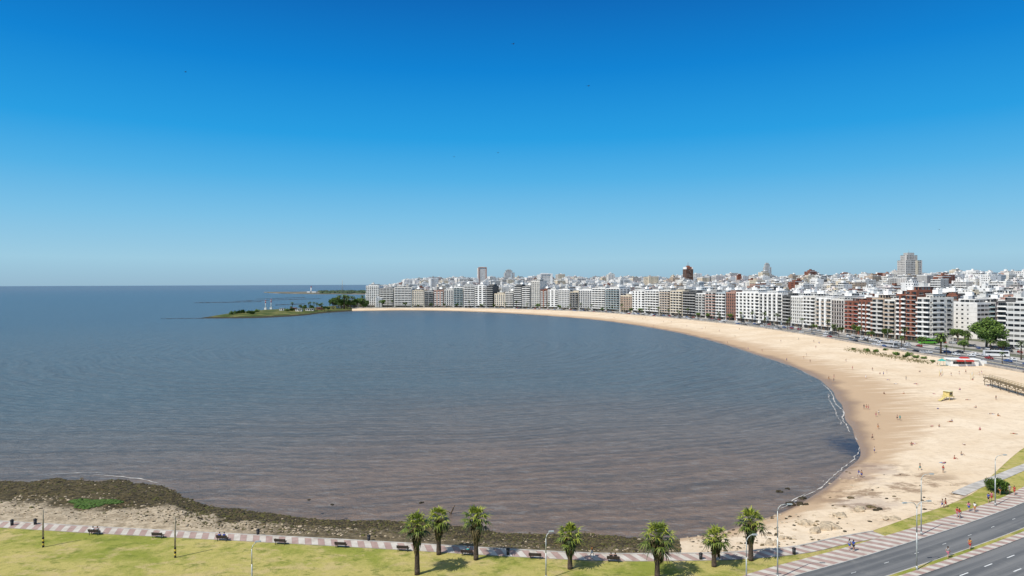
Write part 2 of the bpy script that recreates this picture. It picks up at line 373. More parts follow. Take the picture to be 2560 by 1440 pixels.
def terr(d,x=0,y=1):
    k=x/max(y,1)
    if k<-0.205 and d>650: return -4
    return 3+30*ss((d-70)/900)*ss((k+0.225)/0.10)
NB=normals(Bline); m=MB(); ds=[0,30,60,90,130,180,240,310,400,500,620,750,900,1100,1600,3000,8000,30000]
for i,p in enumerate(Bline):
    nn=NB[i]
    k=i/len(Bline); nn=(nn+Vector((-0.2,0.0,0))*max(0,1-k*6)).normalized()
    for d in ds:
        q=p+nn*d; m.v.append((q.x,q.y,terr(distB(q.x,q.y)[0],q.x,q.y) if d<3000 else (terr(3000,q.x,q.y))))
W=len(ds)
for i in range(len(Bline)-1):
    for j in range(W-1): m.face((i*W+j,(i+1)*W+j,(i+1)*W+j+1,i*W+j+1),0,sm=True)
m.obj("ground",[M_city],kind="structure")
# ------------------------------------------------------------------ rambla
offB=[p+nn*4.0 for p,nn in zip(Bw[:-1],normals(Bw)[:-1])]
nearC=[Vector((223,292,3)),Vector((219,250,3)),Vector((196,210,3)),Vector((160,178,3)),Vector((126,150,3)),G(2560,1238),G(2450,1282),G(2300,1332),G(2100,1392),G(1900,1447),G(1700,1520),Vector((-30,52,3)),Vector((-150,-5,3))]
C=resample(crom(offB+nearC,8),5)
ribbon("pavement",C,-1.7,1.5,3.12,M_stripe,base=2.9)
ribbon("kerb",C,1.5,1.68,3.125,M_conc,base=2.9)
ribbon("road",C,1.68,7.2,3.004,M_asph)
ribbon("kerb",C,7.2,7.35,3.125,M_conc,base=2.9)
ribbon("grass_verge",C,7.35,8.0,3.115,M_lawn,base=2.9)
ribbon("median_pavement",C,8.0,9.2,3.12,M_stripe,base=2.9)
ribbon("road",C,9.2,17.4,3.004,M_asph)
ribbon("pavement",C,17.6,19.6,3.12,M_conc,base=2.9)
CF=[p for p in C if p.y>285]
ribbon("road",CF,19.8,24.5,3.006,asphalt("asphalt_service_road",0.15))
ribbon("pavement",CF,24.7,36,3.12,M_conc,base=2.9)
m=MB()
m.poly([(q.x,q.y,3.135) for q in (G(2340,862),G(2700,905),G(2700,868),G(2500,862),G(2340,840))]); m.obj("plaza",[pm("plaza_paving",(0.36,0.34,0.31),.9,.2,.3)],kind="structure")
m=MB(); N=normals(C); Cs=C
def dashes(off,wid,on,gap):
    P=[p+nn*off for p,nn in zip(Cs,N)]
    D=resample(P,1.0); NN=normals(D); i=0
    while i+on<len(D):
        a,b=D[i],D[i+on]; n0,n1=NN[i],NN[i+on]
        m.poly([(*(a+n0*wid)[:2],3.009),(*(a-n0*wid)[:2],3.009),(*(b-n1*wid)[:2],3.009),(*(b+n1*wid)[:2],3.009)])
        i+=on+gap
dashes(4.4,0.04,1,6)
for o_ in(11.7,14.5): dashes(o_,0.08,2,4)
m.obj("road_marking",[M_line],kind="structure")
Pl=[(-1200,1262),(-400,1295),(-100,1307),(0,1312),(250,1327),(500,1340),(750,1353),(1000,1367),(1250,1382),(1500,1394),(1700,1394),(1850,1390),(2000,1376),(2100,1354),(2200,1336)]
PP=resample(crom([G(u,v,3) for u,v in Pl],8),2.5)
ribbon("promenade",PP,-1.15,1.15,3.07,M_stripe,base=2.9)
ribbon("promenade_edge",PP,1.15,1.4,3.16,M_conc,base=2.5)
P2=resample(crom([G(u,v,3) for u,v in((2395,1236),(2440,1215),(2500,1193),(2560,1168),(2640,1140))],6),2)
ribbon("side_path",P2,-1.1,1.1,3.06,M_conc,base=2.9)
wm=pm("wall_concrete",(0.40,0.36,0.31),0.9,0.2,0.4)
w0=resample(crom(Bw,8),6); m=MB(); NW=normals(w0)
for i in range(len(w0)-1):
    a,b=w0[i],w0[i+1]; na,nb=NW[i],NW[i+1]
    def q(p,nn,o,z): return ((p+nn*o).x,(p+nn*o).y,z)
    m.poly([q(a,na,-.2,1.2),q(b,nb,-.2,1.2),q(b,nb,-.2,3.9),q(a,na,-.2,3.9)]); m.poly([q(a,na,-.2,3.9),q(b,nb,-.2,3.9),q(b,nb,.2,3.9),q(a,na,.2,3.9)])
    m.poly([q(a,na,.2,3.9),q(b,nb,.2,3.9),q(b,nb,.2,2.8),q(a,na,.2,2.8)])
m.obj("sea_wall",[wm],label="long pale concrete sea wall between beach and coast road",category="wall")
BV=BVHTree.FromPolygons([Vector(v) for v in polys_v],polys_f)
def gz(x,y):
    h=BV.ray_cast(Vector((x,y,50)),Vector((0,0,-1))); return h[0].z if h[0] else 3.0
def GP(u,v):
    h=BV.ray_cast(CAM,ray(u,v).normalized()); return h[0] if h[0] else G(u,v,3)
# ------------------------------------------------------------------ foam
M_foam=pm("sea_foam",(0.50,0.47,0.43),0.8,0.25,1.5)
m=MB()
def foam(A,B,i0,i1,off,wid,seed,thr=-0.1):
    prev=None
    pts=resample([Vector((A[i].x,A[i].y,0)) for i in range(i0,i1)],0.4); nn=normals(pts)
    mid=B[(i0+i1)//2]-A[(i0+i1)//2]; sg=1
    if nn[len(nn)//2].dot(mid)>0: sg=-1
    for i,p in enumerate(pts):
        a=noise.noise(Vector((p.x*0.07,p.y*0.07,seed))); w=wid*max(0.05,(noise.noise(Vector((p.x*0.5,p.y*0.5,seed+9)))*.8+0.45))*min(1,max(0,(a-thr)*4))
        c=p+nn[i]*sg*(off+1.3*noise.noise(Vector((p.x*0.06,p.y*0.06,seed+3)))+.35*noise.noise(Vector((p.x*0.4,p.y*0.4,seed+5))))
        cur=(c+nn[i]*w*0.5,c-nn[i]*w*0.5,w)
        if prev and (w>0.02 and prev[2]>0.02):
            m.poly([(prev[0].x,prev[0].y,0.05),(prev[1].x,prev[1].y,0.05),(cur[1].x,cur[1].y,0.05),(cur[0].x,cur[0].y,0.05)])
        prev=cur
foam(BA,BB,56,96,0.8,0.5,1,-0.3); foam(BA,BB,70,100,4.0,0.4,2,0.0); foam(BA,BB,100,128,0.8,0.6,4,-0.5); foam(BA,BB,104,124,2.4,0.4,5,-0.2)
foam(BA,BB,128,180,0.5,0.4,6,-0.4); foam(BA,BB,160,176,1.8,0.4,16,-0.2); foam(RA,RB,125,172,0.8,0.5,7,0.0); foam(RA,RB,140,165,2.4,0.45,8,0.1)
m.obj("foam",[M_foam],kind="stuff",label="broken white surf lines along the shore",category="foam")
# ------------------------------------------------------------------ shore rocks
rng=random.Random(3)
rk=[pm("rock_dark",(0.045,0.036,0.02),0.85,0.4,2),pm("rock_brown",(0.12,0.09,0.045),0.9,0.35,2),pm("rock_olive",(0.085,0.08,0.024),0.9,0.35,2),pm("rock_pale",(0.44,0.355,0.25),0.9,0.25,2)]
m=MB()
for _ in range(15000):
    i=rng.uniform(0,len(RA)-2); ii=int(i); s=rng.random()**1.25; 
    a=RA[ii].lerp(RA[ii+1],i-ii); b=RB[ii].lerp(RB[ii+1],i-ii); p=a.lerp(b,s*0.97-0.05)
    u,v,d=PX((p.x,p.y,1))
    if u<-150: continue
    nn_=noise.noise(Vector((p.x*.12,p.y*.12,7)))*.25
    pale=(s+nn_>0.58 and u<420 and rng.random()<.75) or (s+nn_>0.74 and u<900 and rng.random()<0.6) or (s>.88 and rng.random()<.4)
    if pale and rng.random()<.45: continue
    r=rng.uniform(0.06,0.21)*(1.9 if rng.random()<0.06 else 1)
    mi=3 if (pale and rng.random()<0.7) or rng.random()<0.015 else rng.choice((0,0,1,2,2))
    m.blob((p.x,p.y,gz(p.x,p.y)+r*0.1),(r*rng.uniform(.8,1.5),r,r*rng.uniform(.35,.6)),mi,0.25,rng)
m.obj("shore_rocks",rk,kind="stuff",label="dark weedy rocks and pale stones covering the shore",category="rocks")
m=MB()
for _ in range(420):
    i=rng.uniform(150,206); ii=int(i); s=rng.random(); a=BA[ii].lerp(BA[ii+1],i-ii); b=BB[ii].lerp(BB[ii+1],i-ii); p=a.lerp(b,s)
    if ii<180 and (rng.random()<0.7): continue
    r=rng.uniform(0.1,0.35); m.blob((p.x,p.y,gz(p.x,p.y)+r*.1),(r*1.3,r,r*.5),rng.choice((3,3,3,1,0)),0.25,rng)
m.obj("beach_stones",rk,kind="stuff",label="scattered pale stones lying on the sand",category="stones")
bo=[(2140,1278,1.6,3),(2075,1318,1.8,3),(2045,1330,1.4,3),(2105,1292,1.2,3),(2222,1298,1.3,3),(2010,1310,1.5,3),(2180,1268,0.8,1),(2195,1275,0.8,0),(2010,1262,1.0,0),(1975,1266,1.2,0),(1950,1230,0.7,0),(1968,1222,0.5,0),(2005,1250,0.8,0),(2130,1245,0.7,1),(1935,1362,1.2,3),(1960,1345,1.0,3),(830,1262,0.35,0),(770,1250,0.35,0),(1055,1257,0.5,0)]
for u,v,r,mi in bo:
    mb=MB(); p=GP(u,v); z=max(p.z,0)
    for q in range(4): mb.blob((rng.uniform(-.7,.7)*r,rng.uniform(-.5,.5)*r,r*0.1),(r*rng.uniform(.4,.9),r*rng.uniform(.4,.7),r*rng.uniform(.25,.45)),0,0.22,rng)
    mb.obj("boulder",[rk[mi]],loc=(p.x,p.y,z),label=("pale weathered boulder cluster on the sand" if mi==3 else "dark wet boulder at the water's edge"),category="rock",group="boulders around the bay corner")
mb=MB(); c=GP(232,1258)
for _ in range(520):
    a=rng.random()*6.28; r=math.sqrt(rng.random())*(1+.3*math.sin(3*a)); x=c.x+math.cos(a)*r*4.2; y=c.y+math.sin(a)*r*2.4; mb.blob((x,y,gz(x,y)+0.08),(0.3,0.25,0.14),0,0.3,rng)
mb.obj("seaweed_patch",[pm("seaweed_green",(0.06,0.11,0.02),0.9,0.35,2)],kind="stuff",label="bright green weed growing on shore rocks",category="seaweed")
# ------------------------------------------------------------------ foliage
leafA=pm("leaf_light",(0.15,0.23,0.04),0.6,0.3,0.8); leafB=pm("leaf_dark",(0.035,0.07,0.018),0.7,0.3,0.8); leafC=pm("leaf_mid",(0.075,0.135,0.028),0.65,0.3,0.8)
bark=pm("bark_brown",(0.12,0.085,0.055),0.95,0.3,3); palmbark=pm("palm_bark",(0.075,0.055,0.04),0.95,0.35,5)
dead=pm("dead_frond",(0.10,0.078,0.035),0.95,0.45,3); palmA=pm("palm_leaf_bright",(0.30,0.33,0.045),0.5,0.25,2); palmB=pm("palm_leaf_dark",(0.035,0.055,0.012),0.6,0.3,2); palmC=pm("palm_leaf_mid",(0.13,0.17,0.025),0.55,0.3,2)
def leaf_tree(rad,hgt,n,ls,seed,cl=9,trunk_r=0.25,flat=0.75,bush=False,emin=-.5):
    r=random.Random(seed); t=MB(); cr=MB(); cz=hgt-rad*flat
    if not bush:
        t.tube([(0,0,-0.3),(0.1,0,cz*0.5),(0,0.05,cz)],[trunk_r*1.3,trunk_r,trunk_r*0.6],8)
    cs=[]
    for i in range(cl):
        a=r.random()*6.28; e=r.uniform(emin,0.9 if emin>-.6 else 1.4); d=rad*r.uniform(0.35,0.72)
        c=Vector((math.cos(a)*d*math.cos(e),math.sin(a)*d*math.cos(e),cz+math.sin(e)*d*flat)); cs.append((c,rad*r.uniform(0.3,0.5)))
        if bush: c.z=max(c.z,rad*.2)
        t.tube([(0,0,cz*0.5 if not bush else 0),tuple(c*0.6+Vector((0,0,cz*0.35))) ,tuple(c)],[trunk_r*0.5,trunk_r*0.3,trunk_r*0.1],5)
    for c,cr_ in cs:
        for j in range(n//cl):
            v=Vector((r.gauss(0,1),r.gauss(0,1),r.gauss(0,1))).normalized()*cr_*(r.random()**0.4); p=c+Vector((v.x,v.y,v.z*0.8))
            if bush and p.z<0.05: p.z=r.uniform(.05,.3)
            a=Vector((r.gauss(0,1),r.gauss(0,1),r.gauss(0,.6))).normalized()*ls*r.uniform(.6,1.2); b=a.orthogonal().normalized()*ls*0.5
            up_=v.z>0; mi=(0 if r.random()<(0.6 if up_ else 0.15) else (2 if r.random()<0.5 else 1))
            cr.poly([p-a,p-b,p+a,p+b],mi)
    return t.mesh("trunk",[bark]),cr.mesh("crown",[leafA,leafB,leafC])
def fan_palm(hgt,seed,nf=38,nl=8,cs=1.0):
    r=random.Random(seed); tr=MB(); sk=MB(); cr=MB(); rad=0.21; lean=Vector((r.uniform(-.3,.3),r.uniform(-.2,.2),0))
    zt=hgt-1.75*cs
    pts=[];rs=[]
    for i in range(9):
        t=i/8; pts.append(tuple(lean*t*t+Vector((0,0,zt*t-0.1*(i==0))))); rs.append(rad*(1.7-0.7*t)*(1+0.07*(i%2)))
    tr.tube(pts,rs,10); top=Vector(pts[-1])
    for i in range(260): # hanging dead skirt
        a=r.random()*6.28; dz=r.random()**1.2*min(2.9,zt*0.5); z0=zt+.1-dz; L=r.uniform(.6,1.3); o=rad*0.8; o2=r.uniform(.3,1.0)*cs*(1-dz*0.2)
        d=Vector((math.cos(a),math.sin(a),0)); s=Vector((-d.y,d.x,0))*r.uniform(.05,.13)
        c=Vector((top.x,top.y,0)); p0=c+d*o+Vector((0,0,z0)); p1=c+d*o2+Vector((0,0,z0-L*0.35)); p2=c+d*(o2*0.8)+Vector((0,0,z0-L))
        sk.poly([p0-s,p0+s,p1+s*1.8,p1-s*1.8],i%4==0); sk.poly([p1-s*1.8,p1+s*1.8,p2+s*.3,p2-s*.3],i%4==0)
    for i in range(nf):
        a=i*2.39996+r.uniform(-.3,.3); t=i/nf; e=math.radians(80-115*t+r.uniform(-9,9)); pl=r.uniform(.9,1.35)*cs
        d=Vector((math.cos(a)*math.cos(e),math.sin(a)*math.cos(e),math.sin(e))); base=top+Vector((0,0,0.1-0.3*t)); tip=base+d*pl-Vector((0,0,0.1*pl))
        cr.cyl(base,tip,0.035,0.025,3,3,cap=False)
        side=d.cross(Vector((0,0,1))); side=side.normalized() if side.length>.05 else Vector((1,0,0)); nrm=side.cross(d)
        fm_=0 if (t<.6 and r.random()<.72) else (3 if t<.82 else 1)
        for j in range(nl):
            th=math.radians(-78+156*j/(nl-1)+r.uniform(-5,5)); q=(d*math.cos(th)+side*math.sin(th)).normalized(); LL=r.uniform(1.05,1.45)*(1-.38*abs(math.sin(th)))*cs
            w=(d*-math.sin(th)+side*math.cos(th)).normalized()*0.085
            m1=tip+q*LL*.45+nrm*0.03; e1=tip+q*LL-Vector((0,0,LL*r.uniform(.15,.6)))
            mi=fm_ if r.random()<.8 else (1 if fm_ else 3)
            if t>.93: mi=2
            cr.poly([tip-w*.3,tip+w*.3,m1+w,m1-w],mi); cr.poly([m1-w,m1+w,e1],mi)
    return tr.mesh("trunk",[palmbark]),sk.mesh("dead_frond_skirt",[dead,palmB]),cr.mesh("crown",[palmA,palmB,dead,palmC])
def feather_palm(hgt,rad,seed,nf=22,seg=6):
    r=random.Random(seed); tr=MB(); cr=MB(); tr.tube([(0,0,-.2),(0.05,0,hgt*.4),(0,0,hgt)],[0.42,0.32,0.3],8)
    for i in range(nf):
        a=i*2.39996; e=math.radians(80-95*i/nf); d=Vector((math.cos(a),math.sin(a),0)); s=Vector((-d.y,d.x,0)); p=Vector((0,0,hgt)); ang=e; st=rad/seg*1.15
        for k in range(seg):
            q=p+(d*math.cos(ang)+Vector((0,0,math.sin(ang))))*st; w=rad*0.16*(1-abs(k/seg-.4)); mi=r.choice((0,1,1))
            for sg in(-1,1):
                f=s*w*sg+Vector((0,0,-w*.55))
                cr.poly([p,p.lerp(q,.6),p.lerp(q,.6)+f+(q-p)*.5,p+f+(q-p)*.35],mi); cr.poly([p.lerp(q,.55),q,q+f+(q-p)*.3],mi)
            p=q; ang-=math.radians(24)
    return tr.mesh("trunk",[palmbark]),cr.mesh("crown",[leafA,palmB])
palms=[(1043,1436,8.5,1.1),(1097,1386,6.9,1.0),(1190,1399,7.8,1.12),(1425,1422,6.3,1.08),(1643,1444,7.6,1.35),(1785,1416,5.6,1.0),(1877,1401,7.4,1.15),(2700,1300,6.5,1)]
for i,(u,v,h,s) in enumerate(palms):
    p=G(u,v,2.98); a,b,c=fan_palm(h,10+i,cs=s); root=mk("palm_tree",None,loc=p,rz=rng.random()*6,label="stout fan palm with spiky fronds and shaggy brown skirt on lawn",category="palm tree",group="fan palms beside the promenade")
    mk("trunk",a,root); mk("dead_frond_skirt",b,root); mk("crown",c,root)
def tree_at(meshes,x,y,z,sc,name,label,group):
    root=mk(name,None,loc=(x,y,z),rz=rng.random()*6,label=label,category="palm tree" if "palm" in name else "tree",group=group,scale=sc)
    for me,nm in zip(meshes,("trunk","crown")): mk(nm,me,root)
FP=[feather_palm(7.5,3.4,s) for s in(1,2)]; FPs=[feather_palm(9,2.6,s,16,4) for s in(3,4)]
LT=[leaf_tree(4.2,8.5,1000,0.42,s) for s in(5,6,7)]
BIG=leaf_tree(10,18.5,9000,0.6,11,cl=26,trunk_r=0.6,flat=0.85,emin=-.9); BSH=leaf_tree(2.4,3.4,2600,0.2,12,cl=12,trunk_r=.12,bush=True); SHR=[leaf_tree(1.8,1.9,500,0.24,s,cl=8,trunk_r=.08,bush=True) for s in(13,14)]
p=G(2466,874); tree_at(BIG,p.x,p.y,3,1,"broadleaf_tree","large dense bright green tree on the plaza",None and "")
p=GP(2492,1232); tree_at(BSH,p.x,p.y,3,0.95,"shrub","rounded dark green shrub beside the pavement","shrubs")
p=GP(2475,1222); tree_at(BSH,p.x,p.y,3,0.5,"shrub","small dark green shrub beside the pavement","shrubs")
for u,v,s in((2165,878,1.2),(2190,880,1.1),(2215,876,.9),(2240,888,1.3),(2275,890,1.4),(2290,895,1.1),(2310,897,.9),(2332,905,.8),(2135,874,.8),(2262,893,.9)):
    p=GP(u,v); tree_at(SHR[int(u)%2],p.x,p.y,p.z-.1,s*1.0,"dune_shrub","low dark green dune shrub on the sand","dune shrubs on the beach")
mb=MB()
for _ in range(700):
    t=rng.random(); u=2120+205*t+rng.gauss(0,8); v=873+35*t+rng.gauss(0,2.2); p=GP(u,v)
    for k in range(3):
        a=rng.random()*6.28; mb.poly([(p.x,p.y,p.z-.05),(p.x+.25,p.y+.1,p.z-.05),(p.x+math.cos(a)*.5,p.y+math.sin(a)*.5,p.z+rng.uniform(.3,.8))],0)
mb.obj("dune_grass",[pm("dune_grass_leaf",(0.22,0.20,0.08),0.9,0.3,1)],kind="stuff",label="sparse yellow green dune grass on sand",category="grass")
print("ground+foliage",time.time()-T0)
# ------------------------------------------------------------------ buildings
W_={'white':(0.85,0.835,0.80),'off':(0.76,0.73,0.67),'cream':(0.72,0.62,0.47),'grey':(0.45,0.44,0.42),'brick':(0.25,0.10,0.065),'brown':(0.15,0.08,0.055),'tan':(0.50,0.39,0.29),'dark':(0.12,0.12,0.12),'pink':(0.46,0.28,0.22),'red':(0.33,0.07,0.045),'blue':(0.48,0.54,0.57),'pale':(0.62,0.59,0.55)}
def wallm(k): return pm("wall_"+k,W_[k],0.85,0.10,0.35)
def sidem(k): return facade("side_wall_"+k,W_[k],4.2,0.28,0.34,skip=0.45)
RG=ribbon_glass("window_glass"); RGd=ribbon_glass("window_glass_dark",(0.010,0.014,0.018),(0.09,0.10,0.11),(0.13,0.13,0.13)); balglass=pm("balcony_glass",(0.20,0.28,0.30),0.15,0.2,1,spec=.5)
roofm=pm("roof_membrane",(0.34,0.33,0.31),0.9,0.3,0.4); shop=ribbon_glass("shopfront_glass",(0.015,0.018,0.02),(0.18,0.16,0.12),(0.2,0.2,0.2),2.4); tank=pm("tank_grey",(0.5,0.5,0.48),0.8,.1,1)
def apartment(p0,p1,depth,h,wall,style,acc,label,near=False,z0=3.1,side=None):
    d=p1-p0; w=math.hypot(d.x,d.y)-0.3; rz=math.atan2(d.y,d.x); mid=(p0+p1)/2; r=random.Random(int(mid.x*7+mid.y))
    root=mk("apartment_building",None,loc=(mid.x,mid.y,z0),rz=rz,label=label,category="apartment building",group="apartment buildings along the coast road")
    n=max(3,round((h)/3.05)); fh=h/n; wm_=wallm(wall); am=wallm(acc) if acc in W_ else balglass
    b=MB(); o=r.randint(0,50)*4.2
    b.box((0,depth/2,h/2),(w,depth,h),0,top=1,uvo=o)
    b.mi[0]=2
    for c,dm in(((0,0.12,h+.45),(w,.24,.9)),((0,depth-.12,h+.45),(w,.24,.9)),((-w/2+.12,depth/2,h+.45),(.24,depth-.48,.9)),((w/2-.12,depth/2,h+.45),(.24,depth-.48,.9))): b.box(c,dm,2)
    b.obj("wall",[sidem(side or wall),roofm,wm_],root)
    g=MB(); g.box((0,-0.06,fh*0.45),(w*0.9,0.12,fh*0.8),0); g.obj("shopfront",[shop],root)
    dr=MB(); dr.box((0,-0.16,1.15),(1.6,0.08,2.3),0); dr.box((0,-0.22,1.15),(.06,.05,2.2),1); dr.obj("door",[pm("door_brown",(0.12,0.07,0.04),.5,.2,2),M_galv],root)
    bays=max(2,round(w/ (6.5 if style!='grid' else 3.6))); bw=w/bays; rg=RGd if (wall in('dark','brown','brick') and r.random()<.7) or r.random()<.5 else RG
    if style=='grid':
        wi=MB(); ww=bw*0.62; wh=fh*0.58
        wi.box((0,-.02,0),(ww,.06,wh),0)
        for sx in(-1,1): wi.box((sx*(ww/2+.07),-.05,0),(.14,.16,wh+.28),1)
        wi.box((0,-.07,-wh/2-.07),(ww,.3,.14),1); wi.box((0,-.05,wh/2+.07),(ww,.16,.14),1)
        wme=wi.mesh("window",[rg,am if acc in W_ else wm_])
        for i in range(1,n):
            for k in range(bays):
                mk("window",wme,root,(-w/2+bw*(k+.5),0,i*fh+fh*.52))
        fl=MB(); fl.box((0,-.10,0),(w,.2,.22),0); fme=fl.mesh("floor_band",[am if acc in W_ else wm_])
        for i in range(1,n): mk("floor_band",fme,root,(0,0,i*fh))
    else:
        bd=1.6 if style=='balc' else 1.1
        wi=MB(); wi.box((0,-.03,0),(w*.94,.06,fh*.72),0); wme=wi.mesh("window",[rg])
        ba=MB(); ba.box((0,-bd/2,0),(w*.98,bd,.18),1)
        if style=='split':
            for k in range(bays):
                x=-w/2+bw*(k+.5); ba.box((x,-bd+.05,.55),(bw*.62,.1,.9),0)
                for sx in(-1,1): ba.box((x+sx*bw*.31,-bd/2,.55),(.08,bd-.14,.9),0)
        else:
            ba.box((0,-bd+.05,.55),(w*.98,.1,.9),0)
            for sx in(-1,1): ba.box((sx*w*.487,-bd/2,.55),(.08,bd-.12,.9),0)
        for k in range(1,bays): 
            x=-w/2+bw*k
            ba.box((x,-bd/2,fh/2),(.18 if style=='balc' else bw*.36,bd-.14,fh-.22),2 if style=='split' else 1)
        bme=ba.mesh("balcony",[am,wallm('white') if wall not in('dark','brown') else wm_,wm_])
        for i in range(1,n):
            mk("window",wme,root,(0,0,i*fh+fh*.55)); mk("balcony",bme,root,(0,0,i*fh))
    if mid.x>60:
        sw=MB(); L=depth
        for k in range(3):
            y=L*(.2+.3*k); sw.box((w/2+.03,y,0),(.06,L*.16,fh*.5),0); sw.box((w/2+.1,y,-fh*.29),(.2,L*.2,.14),1)
        sme=sw.mesh("window",[RGd,wallm('white')])
        if style!='grid' and r.random()<.7:
            sb=MB(); sb.box((w/2+.5,L*.3,-fh*.5),(1.0,L*.5,.16),0); sb.box((w/2+.97,L*.3,-fh*.5+.5),(.08,L*.5,.95),0); sbm=sb.mesh("balcony",[am if acc in W_ and acc!='brown' else wallm('white')])
        else: sbm=None
        for i in range(1,n):
            mk("window",sme,root,(0,0,i*fh+fh*.52))
            if sbm: mk("balcony",sbm,root,(0,0,i*fh+fh*.52))
    ph=MB(); pw=w*r.uniform(.45,.75); px_=r.uniform(-.1,.1)*w; ph.box((px_,depth*.5,h+1.5),(pw,depth*.55,3.0),0,top=1,uvo=o); ph.box((px_,depth*.5,h+3.1),(pw+.8,depth*.55+.8,.2),2)
    ph.obj("penthouse",[facade("penthouse_"+wall,W_[wall],2.5,.7,.6,skip=.05),roofm,wallm('white')],root)
    tk=MB(); tx=px_+r.uniform(-.25,.25)*pw; tk.box((tx,depth*.55,h+4.4),(4.2,3.6,2.4),0); tk.cyl((tx+1,depth*.5,h+5.6),(tx+1,depth*.5,h+6.9),.9,.9,10,0); tk.cyl((tx-1.4,depth*.5,h+5.6),(tx-1.4,depth*.5,h+8.6),.04,.02,4,0)
    tk.obj("roof_tank",[wallm('white') if r.random()<.6 else tank],root)
    return root
FLpx=[(915,767),(1050,767.6),(1200,768.4),(1300,770),(1400,772.5),(1500,776.5),(1600,782),(1700,789.5),(1800,798.5),(1950,812),(2100,830),(2180,841.5),(2330,856)]
def FL(u):
    for (a,va),(b,vb) in zip(FLpx,FLpx[1:]):
        if a<=u<=b: return G(u,va+(vb-va)*(u-a)/(b-a),3)
front=[(915,948,712,'white','grid','off'),(950,984,718,'grey','balc','off'),(986,1030,716,'off','balc','white'),(1031,1060,724,'cream','grid','white'),(1061,1084,726,'grey','balc','dark'),(1085,1109,724,'pink','split','white'),(1110,1133,722,'off','grid','grey'),(1134,1158,716,'white','balc','glass'),(1160,1186,710,'white','balc','white'),(1187,1216,712,'white','split','white'),(1217,1233,712,'dark','balc','grey'),
(1236,1262,732,'cream','grid','white'),(1263,1284,728,'off','balc','off'),(1286,1305,712,'dark','balc','white'),(1306,1326,714,'grey','balc','white'),(1328,1350,700,'off','grid','grey'),(1351,1368,722,'brick','split','white'),(1369,1395,722,'white','split','white'),(1396,1424,721,'white','grid','grey'),(1425,1446,727,'cream','balc','dark'),(1447,1479,722,'white','grid','dark'),(1480,1514,718,'white','balc','white'),(1515,1549,718,'white','balc','glass'),(1551,1580,736,'cream','grid','brick'),(1581,1612,724,'white','split','white'),(1613,1648,723,'white','balc','white'),(1650,1676,722,'off','balc','tan'),(1677,1706,724,'cream','balc','cream'),(1707,1740,727,'dark','balc','grey'),(1741,1764,730,'white','balc','grey'),(1765,1790,726,'grey','balc','pink'),(1791,1814,728,'blue','balc','white'),(1815,1838,727,'pink','grid','brick'),
(1840,1898,727,'white','split','white'),(1899,1955,729,'white','split','grey'),(1957,1976,735,'dark','balc','grey'),(1977,2008,736,'white','grid','off'),(2009,2038,737,'off','balc','white'),(2040,2078,740,'white','split','tan'),(2079,2110,743,'off','grid','brown'),(2112,2146,748,'brick','split','red'),(2147,2178,746,'brick','split','white'),(2180,2210,740,'tan','balc','pale'),(2211,2238,744,'off','balc','tan'),(2240,2266,730,'brick','split','white'),(2267,2292,720,'brick','split','brick'),(2293,2326,738,'off','balc','white')]
CN={'white':'white','off':'off-white','grey':'grey','cream':'cream','brick':'red brick','brown':'dark brown','tan':'tan','dark':'dark','pink':'rose-coloured','red':'red','blue':'pale blue','glass':'glass','pale':'pale grey'}
SN={'balc':'long %s balconies','grid':'%s-banded windows','split':'separate %s balconies'}
for (ul,ur,vt,wa,st,ac) in front:
    p0=FL(ul);p1=FL(ur); mu=(ul+ur)/2; pm_=(p0+p1)/2; _,_,D=PX(pm_); zt=H+(709-0.0035*(mu-1280)-vt)*D/F
    h=max(12,zt-3.1-2.2)
    apartment(p0,p1,19,h,wa,st,ac,"%s apartment building with %s facing beach"%(CN[wa],SN[st]%CN[ac]),side=('off' if wa in('pink','tan') and mu>2200 else None))
for (ul,vl,ur,vr,vt,wa,st,ac) in [(2342,836,2366,837,734,'brown','balc','brown'),(2367,837,2394,838,732,'brick','split','brown'),(2396,840,2424,841.5,742,'white','grid','grey'),(2425,841.5,2450,843,746,'off','balc','white'),(2452,846,2490,848,750,'grey','balc','glass'),(2494,862,2580,868,748,'dark','balc','white'),(2584,870,2700,880,740,'white','balc','glass')]:
    p0=G(ul,vl);p1=G(ur,vr);_,_,D=PX((p0+p1)/2); zt=H+(705-vt)*D/F
    apartment(p0,p1,22,zt-5.3,wa,st,ac,"%s apartment building with %s by plaza"%(CN[wa],SN[st]%CN[ac]))
bgw=['white']*12+['off']*7+['grey']*3+['pale']*2+['cream']*3+['brick','brick','pink','tan','dark','blue']
FM={}
def fm(k,v):
    key=(k,v)
    if key not in FM:
        if v==0: FM[key]=facade("facade_small_"+k,W_[k],3.0,.6,.5,skip=.12)
        elif v==1: FM[key]=facade("facade_band_"+k,W_[k],3.4,.9,.5,band=True,parapet=W_['white'] if k!='white' else (0.66,0.66,0.64),skip=.08)
        else: FM[key]=facade("facade_sparse_"+k,W_[k],4.0,.35,.38,skip=.4)
    return FM[key]
terra=pm("terracotta_roof",(0.30,0.10,0.06),.9,.2,.5); roofpale=pm("roof_pale",(0.56,0.54,0.50),.9,.2,.4)
allm=[];allk={}
def mi_of(mat):
    if mat.name not in allk: allk[mat.name]=len(allm); allm.append(mat)
    return allk[mat.name]
